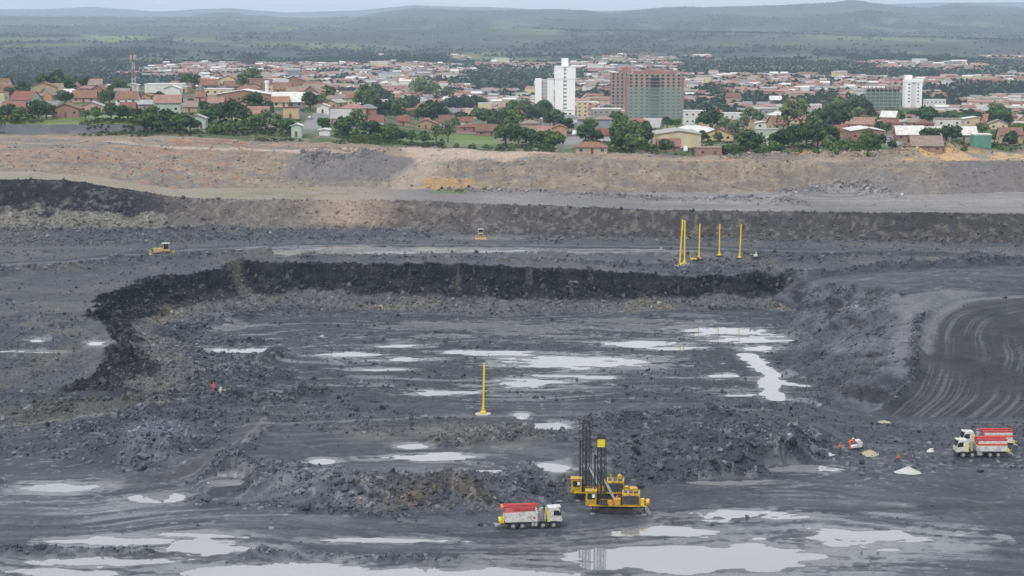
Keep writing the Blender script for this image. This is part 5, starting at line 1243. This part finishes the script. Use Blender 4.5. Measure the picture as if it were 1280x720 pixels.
block('concrete_frame_building', x2_, y2_, tz(x2_, y2_), frame2, 'concrete frame under green netting left of the small white tower')

# ---- slim white tank and radio mast
x, y, z = gp(334, 122); t = empty('water_tower', (x, y, z)); tag(t, 'slim white water tower between the brick hall and the long white roof', 'water tower')
m = MB(); m.tube((0, 0, -2), (0, 0, 7.5), 1.0, n=16); m.build('shaft', tw_white, t); m = MB(); m.tube((0, 0, 7.5), (0, 0, 9), 1.25, n=16); m.build('cap', tw_white, t); NAMED.append(('slim white water tower', x, y))
x, y, z = gp(167.5, 116); t = empty('radio_mast', (x, y, z)); tag(t, 'red and white lattice radio mast rising above the left of town', 'radio mast')
Hm = 48*y/FOC; redm = M('mast_red', (.36, .13, .11), .6); whm = M('mast_white', (.45, .45, .46), .6)
for q in range(5):
    z0, z1 = Hm*q/5, Hm*(q+1)/5; w0, w1 = 1.1-.7*q/5, 1.1-.7*(q+1)/5; m = MB()
    for sx in (-1, 1):
        for sy in (-1, 1): m.bar((sx*w0, sy*w0, z0), (sx*w1, sy*w1, z1), .15)
    for j in range(2):
        za, zb_ = z0+(z1-z0)*j/2, z0+(z1-z0)*(j+1)/2; wa, wb = w0+(w1-w0)*j/2, w0+(w1-w0)*(j+1)/2
        for s in (-1, 1): m.bar((-wa, s*wa, za), (wb, s*wb, zb_), .08); m.bar((s*wa, -wa, za), (s*wb, wb, zb_), .08); m.bar((wa, s*wa, za), (-wb, s*wb, zb_), .08)
    tag(m.build('lattice_section', redm if q % 2 == 0 else whm, t), kind='stuff')
for a in range(6):
    m = MB(); an = a*1.05; m.box(1.5*math.cos(an)-.25, 1.5*math.cos(an)+.25, 1.5*math.sin(an)-.25, 1.5*math.sin(an)+.25, Hm-3.2, Hm-.6, .05); m.build('antenna_panel', whm, t)
m = MB(); m.tube((0, 0, Hm-3), (0, 0, Hm+1.5), .14); m.tube((0, 0, Hm-3.1), (0, 0, Hm-2.9), 1.7, n=12); m.build('platform', redm, t)

# ---- parked vehicles in the streets
def small_car(u, v, col, label, rz, van=False):
    x, y, z = gp(u, v); t = empty('parked_car' if not van else 'small_truck', (x, y, z), R(rz)); tag(t, label, 'car' if not van else 'truck'); mt = M('car_'+col, dict(white=(.7, .7, .7), silver=(.4, .41, .42), red=(.35, .04, .03))[col], .3)
    m = MB(); m.box(-2.1, 2.1, -.85, .85, .35, 1.0, .12); m.build('body', mt, t)
    m = MB(); m.box(-1.4, 1.1, -.78, .78, 1.0, 1.5 if not van else 2.2, .15, taper=(.8, .9)); m.build('cabin', winm if not van else mt, t)
    for a in (-1.3, 1.3):
        for b in (-1, 1):
            m = MB(); m.tube((a, b*.72, .32), (a, b*.9, .32), .32, n=12); m.build('wheel', rubber, t)
small_car(388, 149, 'silver', 'silver car parked near the top of the sloping street', 80)
small_car(857, 190, 'white', 'white van parked in front of the cream warehouse', 85, True)
small_car(718, 169, 'white', 'white van standing at the top of the short street', 80, True)
small_car(233, 138, 'white', 'white car in the street right of the blank white gable building', 80)
small_car(1112, 175, 'silver', 'silver car parked in the right hand street', 60)

# ---- trees
def leaf_mat(nm, c1, c2):
    m = bpy.data.materials.new(nm); m.use_nodes = True; t = m.node_tree; b = t.nodes['Principled BSDF']; b.inputs['Roughness'].default_value = .7; b.inputs['Specular IOR Level'].default_value = .2
    a = N(t, 'ShaderNodeAttribute', attribute_name='tint'); oi = N(t, 'ShaderNodeObjectInfo'); ad = N(t, 'ShaderNodeMath', operation='MULTIPLY_ADD'); ad.inputs[1].default_value = .45; t.links.new(oi.outputs['Random'], ad.inputs[0]); t.links.new(a.outputs['Fac'], ad.inputs[2])
    r = N(t, 'ShaderNodeMixRGB'); r.inputs['Color1'].default_value = (*c1, 1); r.inputs['Color2'].default_value = (*c2, 1); sb = N(t, 'ShaderNodeMath', operation='SUBTRACT'); sb.inputs[1].default_value = .22; sb.use_clamp = True
    t.links.new(ad.outputs[0], sb.inputs[0]); t.links.new(sb.outputs[0], r.inputs['Fac']); t.links.new(r.outputs[0], b.inputs['Base Color'])
    return m
dk = leaf_mat('leaf_dark', (.02, .042, .018), (.06, .105, .035)); md_ = leaf_mat('leaf_mid', (.04, .075, .022), (.11, .165, .05)); lt_ = leaf_mat('leaf_pale', (.065, .09, .042), (.17, .2, .1)); bark = M('bark', (.13, .1, .075), .9)
def crown_mesh(seed, mat, n=800, clumps=16, tall=1.0, gap=.0, leaf=.13):
    r = np.random.RandomState(seed); cs = []
    for k in range(clumps):
        a = r.uniform(0, 6.283); e = r.uniform(-.35, 1.0); rr = math.sqrt(max(0, 1-e*e))*r.uniform(.3, .72)
        cs.append((rr*math.cos(a), rr*math.sin(a), e*.62*tall, r.uniform(.26, .42), r.uniform(0, 1)))
    cs.append((0, 0, 0, .55, .2))
    vs = np.zeros((n*4, 3)); tint = np.zeros(n*4)
    w = np.array([c[3]**2 for c in cs]); pick = r.choice(len(cs), n, p=w/w.sum())
    for i, p in enumerate(pick):
        c = cs[p]; d = r.normal(size=3); d /= np.linalg.norm(d)+1e-9; d[2] = d[2] if d[2] > -.3 else -d[2]*.5
        q = np.array(c[:3])+d*c[3]*r.uniform(.75, 1.08)
        nn = d+r.normal(size=3)*.5; nn /= np.linalg.norm(nn); u = np.cross(nn, r.normal(size=3)); u /= np.linalg.norm(u)+1e-9; v = np.cross(nn, u); s = leaf*r.uniform(.5, 1.2)
        for j, (a, b) in enumerate(((-1, -.6), (1, -.6), (.7, .7), (-.7, .7))): vs[i*4+j] = q+u*s*a+v*s*b
        tint[i*4:i*4+4] = np.clip(c[4]*.8+r.uniform(-.15, .3), 0, 1)
    vs[:, 2] = vs[:, 2]*1.0
    me = bpy.data.meshes.new('crown'); me.from_pydata(vs.tolist(), [], [(i*4, i*4+1, i*4+2, i*4+3) for i in range(n)])
    at = me.attributes.new('tint', 'FLOAT', 'POINT'); at.data.foreach_set('value', tint.astype(np.float32)); me.materials.append(mat); return me
def trunk_mesh(seed):
    r = random.Random(seed); m = MB(); m.tube((0, 0, -1.5), (0, 0, .9), .09, .06, 8)
    for k in range(4):
        a = k*1.6+r.uniform(-.4, .4); m.tube((0, 0, r.uniform(.5, .85)), (.5*math.cos(a), .5*math.sin(a), r.uniform(1.1, 1.5)), .045, .02, 6)
    return m.mesh('trunk', bark)
CR = {k: [crown_mesh(100*j+s, mt, n, cl, tl, 0, lf) for s in range(4)] for j, (k, mt, n, cl, tl, lf) in enumerate([('dark', dk, 850, 15, 1.0, .12), ('mid', md_, 800, 17, 1.0, .12), ('pale', lt_, 560, 20, 1.25, .11), ('bush', md_, 480, 11, .75, .15)])}
TR = [trunk_mesh(s) for s in range(3)]
TREES = []
def tree(u=None, v=None, rpx=8, kind='dark', pos=None, rad=None):
    if pos is None: x, y, z = gp(u, v); z = tz(x, y)
    else: x, y, z = pos
    r_ = rad or rpx*y/FOC
    t = empty('tree' if kind != 'bush' else 'bush', (x, y, z), rnd.uniform(0, 6.28))
    lift = dict(dark=.72, mid=.7, pale=1.1, bush=.35)[kind]; r_ *= 1.12
    c = link('crown', CR[kind][rnd.randrange(4)], None, t, (0, 0, r_*lift)); c.scale = (r_*rnd.uniform(.95, 1.12), r_*rnd.uniform(.9, 1.1), r_*rnd.uniform(.85, 1.05)); c.rotation_euler = (0, 0, rnd.uniform(0, 6))
    if kind != 'bush':
        k = link('trunk', TR[rnd.randrange(3)], None, t); k.scale = (r_*1.0, r_*1.0, r_*lift*.75)
    TREES.append((t, kind, x, y, r_)); return t
TL = '''55 114 10 dark|70 114 12 dark|84 116 10 dark|108 113 8 dark|149 124 11 dark|82 132 9 dark|48 148 12 dark|58 149 10 dark|130 131 8 mid|137 130 9 dark|168 128 6 dark|139 150 10 dark|150 152 11 dark|160 151 9 mid|120 149 7 mid|107 149 6 mid|
183 166 12 mid|196 166 13 dark|210 167 14 dark|225 167 13 dark|238 166 10 dark|190 150 9 mid|199 127 6 dark|239 134 5 dark|255 141 7 dark|262 157 11 dark|275 155 13 dark|290 153 13 dark|303 156 12 dark|318 144 14 dark|333 149 11 dark|345 160 9 mid|320 166 11 mid|305 168 9 mid|288 168 9 mid|270 168 8 mid|175 155 9 dark|247 168 6 bush|262 168 6 bush|333 166 10 pale|
360 169 10 dark|388 138 11 dark|402 134 6 pale|405 163 8 dark|430 171 12 dark|446 168 11 pale|462 171 11 dark|478 173 9 mid|490 172 8 mid|455 137 14 mid|470 133 13 mid|482 138 12 dark|467 150 13 dark|480 150 11 dark|500 150 9 mid|512 143 11 dark|540 156 15 dark|527 128 11 pale|520 122 8 pale|543 128 9 pale|558 130 8 pale|552 150 9 dark|566 142 11 dark|580 142 11 dark|595 140 10 dark|610 158 12 dark|622 162 11 dark|598 150 8 mid|642 150 12 mid|655 146 10 mid|632 180 13 mid|648 181 12 dark|662 182 10 dark|676 184 10 dark|692 186 12 mid|640 165 10 mid|626 172 8 mid|560 178 9 pale|545 178 8 pale|530 180 8 mid|515 178 7 mid|500 178 8 dark|485 178 8 mid|550 184 6 bush|570 186 6 bush|590 187 6 bush|608 187 6 bush|625 188 6 bush|640 189 6 bush|660 189 6 bush|
665 156 12 dark|680 152 12 dark|692 160 12 dark|707 166 10 dark|700 148 8 mid|732 178 11 dark|745 180 9 dark|738 166 9 mid|775 176 14 mid|790 178 14 mid|776 190 12 dark|792 192 13 mid|805 184 10 dark|806 170 9 dark|770 160 10 mid|760 150 7 pale|780 165 9 mid|832 194 9 dark|815 192 6 mid|
834 160 7 dark|846 160 6 mid|888 163 13 dark|875 160 7 mid|905 172 9 pale|918 178 10 pale|935 192 14 dark|946 190 10 dark|905 194 6 dark|912 193 6 mid|930 168 8 pale|938 160 10 pale|897 178 6 mid|
978 190 15 dark|992 188 15 dark|1008 184 15 dark|1022 184 14 dark|985 166 14 pale|1000 162 13 pale|1030 170 16 dark|1045 166 17 dark|1060 160 16 dark|1075 156 15 dark|1050 148 12 mid|1070 144 12 mid|1036 150 10 mid|1038 192 11 mid|1060 190 9 mid|1075 188 8 mid|968 196 10 mid|955 197 7 mid|1022 170 13 dark|1090 188 9 dark|1100 186 8 dark|1115 194 6 dark|1085 178 8 mid|1093 155 8 dark|1110 150 7 dark|
1140 152 7 dark|1158 158 12 dark|1148 152 8 dark|1164 180 11 dark|1156 178 8 dark|1190 178 11 dark|1183 176 8 dark|1196 188 8 mid|1205 192 6 bush|1120 150 7 mid|1105 158 8 mid|1125 158 7 mid|1210 152 8 dark|1222 154 7 dark|1238 152 7 dark|1228 168 7 mid|1243 178 7 mid|1262 186 10 dark|1255 160 9 dark|1275 172 9 mid|
10 150 10 dark|24 152 9 mid|30 120 9 dark|12 124 8 dark|980 197 6 bush|1000 197 5 bush|1020 198 6 bush|1045 198 6 bush|1085 198 5 bush|1130 170 6 bush|890 193 4 bush|552 238 2.6 mid|560 239 2 bush|586 240 3 mid|606 240 3.4 bush|622 240 3 bush|640 241 2.6 bush|548 240 1.6 bush|575 241 1.8 bush'''
for q in TL.replace('\n', '').split('|'):
    a = q.split(); u, v, r_ = float(a[0]), float(a[1]), float(a[2]); tree(u, v, r_*(1.2 if a[3] != 'bush' else 1) if v < 200 else r_, a[3])
def px(x, y, z):
    yc = y*cP-(z-CAMZ)*sP; h = (z-CAMZ)*cP+y*sP; return 640+FOC*x/yc, 360-FOC*h/yc
def clash(x, y, z, w, h):
    u, v = px(x, y, z); k = FOC/y; a0, a1, b0, b1 = u-w/2*k, u+w/2*k, v-h*k, v
    for (p0, p1, q0, q1) in BOX:
        ox = min(a1, p1)-max(a0, p0); oy = min(b1, q1)-max(b0, q0)
        if ox > 0 and oy > 0 and (ox*oy > .16*(p1-p0)*(q1-q0) or ox*oy > .45*(a1-a0)*(b1-b0)): return True
    return False
BOX += [(691, 721, 68, 150), (668, 693, 98, 142), (762, 856, 84, 156), (1078, 1153, 100, 142), (160, 175, 66, 112), (330, 338, 110, 122), (378, 418, 140, 176), (704, 722, 168, 192), (555, 625, 160, 184), (1100, 1140, 165, 192)]
def clash_street(x, y, r_):
    P_ = np.array([x]), np.array([y])
    return any(seg_dist(P_[0], P_[1], pts)[0] < w+r_ for pts, w in STW)
# houses filling the streets of the near town
FH_ = []; tries = 0
kinds = [('terracotta', 22), ('red', 6), ('pink', 18), ('weathered', 22), ('white', 7), ('orange', 3), ('brown', 10), ('pale_grey', 12), ('grey', 8)]
kl = [k for k, n in kinds for _ in range(n)]; wl = ['white']*4+['cream']*4+['pink']*3+['tan']*4+['brick']*4+['grey']*2+['yellow', 'pale_green', 'orange']
hy = []
while len(FH_) < 175 and tries < 9000:
    tries += 1; y = rnd.uniform(820, 1950)**1.0; a = rnd.uniform(-.29, .29)
    if len(FH_) < 70: a = rnd.uniform(-.27, -.08); y = rnd.uniform(850, 1200)
    elif len(FH_) < 110: a = rnd.uniform(.07, .27); y = rnd.uniform(800, 1250)
    a = a; x = a*y
    u = a*FOC+640
    if y > 1300 and u < 330: continue
    z = tz(x, y); w = rnd.uniform(7, 14); h = rnd.uniform(3.2, 6.5)
    if clash(x, y, z, w, h) or clash_street(x, y, w*.5): continue
    if any(abs(x-p[0]) < 10.5 and abs(y-p[1]) < 12 for p in FH_): continue
    if any(math.hypot(x-p[1], y-p[2]) < 10 for p in NAMED): continue
    if 778 > y: continue
    FH_.append((x, y))
    st = rnd.choice(['gable', 'gside', 'gside', 'hip', 'hip', 'flat']); rk = rnd.choice(kl); wk = rnd.choice(wl)
    t = empty('house', (x, y, z), R(rnd.choice([0, 0, 8, -12, 90, 20, -25])+rnd.uniform(-5, 5)))
    house_parts(t, w, rnd.uniform(7, 10), rnd.uniform(2.8, 3.4) if rnd.random() < .8 else 6, None, st, wmat(wk), rmat(rk), y < 1300, 1)
    hy.append((t, f"{wk.replace('_', ' ')} house with {rk.replace('_', ' ')} {dict(gable='gable', gside='pitched', hip='hip', flat='flat')[st]} roof", x, y))
# trees filling in
tries = 0; nt0 = len(TREES)
while len(TREES) < 298 and tries < 6000:
    tries += 1; y = rnd.uniform(800, 1500); a = rnd.uniform(-.29, .29); x = a*y; z = tz(x, y); r_ = rnd.uniform(2.8, 6.0)
    if clash(x, y, z, 2*r_, 2*r_) or clash_street(x, y, r_) or any(math.hypot(x-p[0], y-p[1]) < 7 for p in FH_): continue
    tree(pos=(x, y, z), rad=r_, kind=rnd.choice(['dark', 'dark', 'mid', 'mid', 'pale', 'bush']))

# ---- the far quarters across the valley
LM = bpy.data.materials.new('far_house'); LM.use_nodes = True; t = LM.node_tree; b = t.nodes['Principled BSDF']; b.inputs['Roughness'].default_value = .8; a_ = N(t, 'ShaderNodeAttribute', attribute_name='col'); t.links.new(a_.outputs['Color'], b.inputs['Base Color'])
def town_d(x, y): return fbm(x/170+3, y/420, 3, 601)
cand = []
NC = 24000
cy = rs.uniform(1500**.5, 4300**.5, NC)**2; ca = rs.uniform(-.31, .31, NC); cx = ca*cy; cu = ca*FOC+640
dn = town_d(cx, cy)
lim = np.interp(cu, [0, 150, 260, 400, 640, 900, 1000, 1280], [.66, .6, .52, .47, .42, .46, .5, .47])+np.interp(cy, [1500, 2000, 3000, 3700, 4300], [.04, .0, 0, .08, .2])
ok = (dn > lim+.02) & (rs.uniform(0, 1, NC) < .8) & (fbm(cx/45, cy/70, 2, 611) > .42); cx, cy = cx[ok], cy[ok]
cell = {}; keep = []
for i in range(len(cx)):
    k = (int(cx[i]//11), int(cy[i]//17))
    if k in cell: continue
    cell[k] = 1
    if cy[i] < 1950 and any(abs(cx[i]-p[0]) < 12 and abs(cy[i]-p[1]) < 14 for p in FH_): continue
    keep.append(i)
cx, cy = cx[keep], cy[keep]; cz = base(cx, cy)
order = np.argsort(cy); cx, cy, cz = cx[order], cy[order], cz[order]
vs = []; fs = []; colr = []; nb = 0
PRO = {}
for i in range(len(cx)):
    w = rnd.uniform(7, 13); d = rnd.uniform(6.5, 9); h = rnd.uniform(2.8, 3.6); big = rnd.random() < .05; pale = rnd.random() < .07
    if big: w *= 2.3; h *= 1.5
    rk = rnd.choice(kl); wk = rnd.choice(wl); h = h*2 if pale else h; wk = rnd.choice(['white', 'cream', 'white', 'grey']) if pale else wk; rk = rnd.choice(['white', 'pale_grey', 'grey', 'weathered']) if pale else rk; u, v = px(cx[i], cy[i], cz[i])
    if nb < 60 and 5 < u < 1275 and not clash(cx[i], cy[i], cz[i], w, h+2):
        nb += 1
        key = (rnd.choice(['gside', 'hip', 'flat']), wk, rk); t = empty('house', (cx[i], cy[i], cz[i]), rnd.uniform(-.5, .5))
        house_parts(t, w, d, h, None, key[0], wmat(wk), rmat(rk), False)
        hy.append((t, f"{wk.replace('_', ' ')} house with {rk.replace('_', ' ')} {dict(gside='pitched', hip='hip', flat='flat')[key[0]]} roof", cx[i], cy[i])); continue
    if clash(cx[i], cy[i], cz[i], w, h+2) and cy[i] < 1500: continue
    th = rnd.uniform(-.6, .6); c_, s_ = math.cos(th), math.sin(th); n = len(vs)
    L = boxv(-w/2, w/2, -d/2, d/2, -2, h)+[(-w/2-.3, -d/2-.4, h), (w/2+.3, -d/2-.4, h), (w/2+.3, d/2+.4, h), (-w/2-.3, d/2+.4, h), (-w/2-.3, 0, h+d*.22), (w/2+.3, 0, h+d*.22)]
    vs += [(cx[i]+x*c_-y*s_, cy[i]+x*s_+y*c_, cz[i]+z) for x, y, z in L]
    g = [(0, 1, 5, 4), (1, 2, 6, 5), (2, 3, 7, 6), (3, 0, 4, 7), (8, 9, 13, 12), (10, 11, 12, 13), (8, 12, 11), (9, 10, 13)]
    fs += [tuple(n+j for j in q) for q in g]
    wc = WALLC[wk]; rc_ = ROOFC[rk]; colr += [wc]*8+[rc_]*6
me = bpy.data.meshes.new('far_houses'); me.from_pydata(vs, [], fs); at = me.attributes.new('col', 'FLOAT_COLOR', 'POINT'); at.data.foreach_set('color', np.concatenate([np.array(colr), np.ones((len(colr), 1))], 1).astype(np.float32).ravel()); me.materials.append(LM)
tag(link('far_houses', me), 'crowded small houses with reddish roofs across the valley, too many to count', 'houses', kind='stuff')
# woodland across the valley and on the hills
def clumpm(seed):
    r = np.random.RandomState(seed); me = crown_mesh(900+seed, fm, 110, 7, .9, 0, .3); return me
fm = bpy.data.materials.new('far_leaf'); fm.use_nodes = True; t = fm.node_tree; b = t.nodes['Principled BSDF']; b.inputs['Roughness'].default_value = .8; b.inputs['Specular IOR Level'].default_value = .15
a_ = N(t, 'ShaderNodeAttribute', attribute_name='rcol', attribute_type='INSTANCER'); t.links.new(a_.outputs['Color'], b.inputs['Base Color'])
CL = []
for s in range(3):
    o = link('bush', clumpm(s)); o.location = (-330+s*9, 1000, tz(-330+s*9, 1000)+1); o.scale = (2.5, 2.5, 2.2); CL.append(o); tag(o, ['first', 'second', 'third'][s]+' rounded bush from the left in the fields beyond the left edge of town', 'bush', 'field bushes left of town')
NT = 85000
ty = np.concatenate([rs.uniform(1450**.5, 4300**.5, NT//2)**2, rs.uniform(3300, 12500, NT-NT//2)]); ta = rs.uniform(-.33, .33, NT); tx = ta*ty
_, tcol = far_ground(tx, ty)
dn = town_d(tx, ty); tu = ta*FOC+640
lim = np.interp(tu, [0, 150, 260, 400, 640, 900, 1000, 1280], [.66, .6, .52, .47, .42, .46, .5, .47])+np.interp(ty, [1500, 2000, 3000, 3700, 4300], [.04, .0, 0, .08, .2])
wood = fbm(tx/140, ty/260, 4, 651)
near = (ty < 3700) & (((dn < lim) & (wood > .43)) | (rs.uniform(0, 1, NT) < .75))
farm = (ty >= 3500) & ((tcol[:, 1] < .034) | (rs.uniform(0, 1, NT) < .015) | ((np.abs(fbm(tx/420, ty/1100, 3, 661)-.5) < .012) & (rs.uniform(0, 1, NT) < .8)))
ok = near | farm
def keepclear(x, y): return ~((y < 1560) & (np.abs(x/y*FOC+640-705) < 42)) & ~((y < 1680) & (np.abs(x/y*FOC+640-812) < 52)) & ~((y < 1760) & (np.abs(x/y*FOC+640-1116) < 42))
ok &= keepclear(tx, ty); tx, ty = tx[ok], ty[ok]; tzv = base(tx, ty)
tcrow = 1
sc = np.where(ty < 3700, rs.uniform(2.8, 6.5, len(tx)), rs.uniform(5, 10, len(tx)))
tc_ = np.array((.02, .038, .02))*rs.uniform(.55, 1.7, (len(tx), 1))+np.array((.02, .022, .005))*rs.uniform(0, 1, (len(tx), 1))
o = gn_scatter('far_woodland', np.stack([tx, ty, tzv+sc*.5], -1), sc[:, None]*np.array((1.1, 1.1, .8))*rs.uniform(.85, 1.15, (len(tx), 3))/np.array([2.5, 2.5, 2.2]), np.stack([np.zeros(len(tx)), np.zeros(len(tx)), rs.uniform(0, 6.28, len(tx))], -1), tc_, CL)
tag(o, 'dark woods and scattered trees in the valley and on the hills behind town', 'woodland', kind='stuff')
# scrub along the town edge
ns = 11000; sx_a = rs.uniform(-.3, .3, ns); sy_ = np.interp(sx_a*740, *[np.array(v) for v in ((-250, 250), (0, 0))])+K6(sx_a*740)[0]+np.abs(rs.normal(0, 60, ns))+8; sx = sx_a*sy_
wk_ = fbm(sx/18, sy_/18, 3, 681) > .46; wk_ &= sy_ < 1100; sx, sy_ = sx[wk_], sy_[wk_]
clear = np.array([not clash(a, b, tz(a, b), 2, 2) for a, b in zip(sx, sy_)])
for pts, w in STW: clear &= seg_dist(sx, sy_, pts) > w+1.5
sx, sy_ = sx[clear], sy_[clear]; szv = np.array([tz(a, b) for a, b in zip(sx, sy_)]); ssc = np.minimum(rs.uniform(.6, 2.7, len(sx)), np.where(sy_ < K6(sx)[0]+25, 1.5, 2.7))
o = gn_scatter('scrub', np.stack([sx, sy_, szv+ssc*.3], -1), ssc[:, None]*np.array((1.2, 1.2, .7))/np.array([2.5, 2.5, 2.2]), np.stack([ssc*0, ssc*0, rs.uniform(0, 6.28, len(sx))], -1), np.array((.06, .085, .03))*rs.uniform(.5, 1.6, (len(sx), 1)), CL)
tag(o, 'low green scrub and weeds along the town side of the pit edge', 'scrub', kind='stuff')

# ---- say which one: kind, side and order from the nearest named building
ORD = ['nearest', 'second nearest', 'third nearest', 'fourth nearest', 'fifth nearest', 'sixth nearest', 'seventh nearest', 'eighth nearest', 'ninth nearest', 'tenth nearest']+['%dth nearest' % n for n in range(11, 90)]
SHORT = {}
def short(l):
    w = l.split(); cut = len(w)
    for s in ('left', 'right', 'behind', 'below', 'above', 'in', 'just', 'at', 'near', 'among', 'between', 'with', 'beside', 'rising', 'standing', 'on', 'under', 'of'):
        if s in w[2:]: cut = min(cut, w[2:].index(s)+2)
    return ' '.join(w[:cut]).rstrip(',')
from collections import Counter
cnt = Counter(short(l) for l, _, _ in NAMED); LMK = [(short(l), x, y) for l, x, y in NAMED if cnt[short(l)] == 1 and 3 <= len(short(l).split()) <= 6]
def relabel(items):
    buckets = {}
    for t, adj, x, y, cat, grp in items:
        n, lx, ly = min(LMK, key=lambda q: math.hypot(x-q[1], (y-q[2])*.6))
        dx, dy = x-lx, (y-ly)*.6
        side = ('right of' if dx > 0 else 'left of') if abs(dx) > abs(dy) else ('behind' if dy > 0 else 'in front of')
        buckets.setdefault((adj, side, n), []).append((math.hypot(dx, dy), t, cat, grp))
    for (adj, side, n), q in buckets.items():
        for k, (_, t, cat, grp) in enumerate(sorted(q, key=lambda e: e[0])):
            n_ = n if not n.startswith('the ') else n[4:]
            tag(t, f"{adj}, {ORD[k]} {side} the {n_}" if len(q) > 1 else f"{adj} {side} the {n_}", cat, grp)
relabel([(t, l, x, y, 'house', 'houses of the town') for t, l, x, y in hy]+
        [(t, dict(dark='dark round tree', mid='mid green leafy tree', pale='pale open tree', bush='low green bush')[k] if r_ < 4 else dict(dark='large dark tree', mid='large leafy green tree', pale='large pale open tree', bush='broad green bush')[k], x, y, 'tree' if k != 'bush' else 'bush', 'trees of the town') for t, k, x, y, r_ in TREES])

# ---------------------------------------------------------------- the air
hz = bpy.data.materials.new('haze'); hz.use_nodes = True; t = hz.node_tree; t.nodes.clear()
out = N(t, 'ShaderNodeOutputMaterial'); v = N(t, 'ShaderNodeVolumePrincipled'); v.inputs['Density'].default_value = .00007; v.inputs['Color'].default_value = (.64, .79, 1.0, 1); v.inputs['Anisotropy'].default_value = .2
t.links.new(v.outputs[0], out.inputs['Volume'])
me = bpy.data.meshes.new('haze'); me.from_pydata(boxv(-16000, 16000, -300, 28000, -90, 520), [], BF); me.materials.append(hz)
tag(link('haze', me), 'pale blue haze filling the air over pit, town and hills', 'haze', kind='stuff')
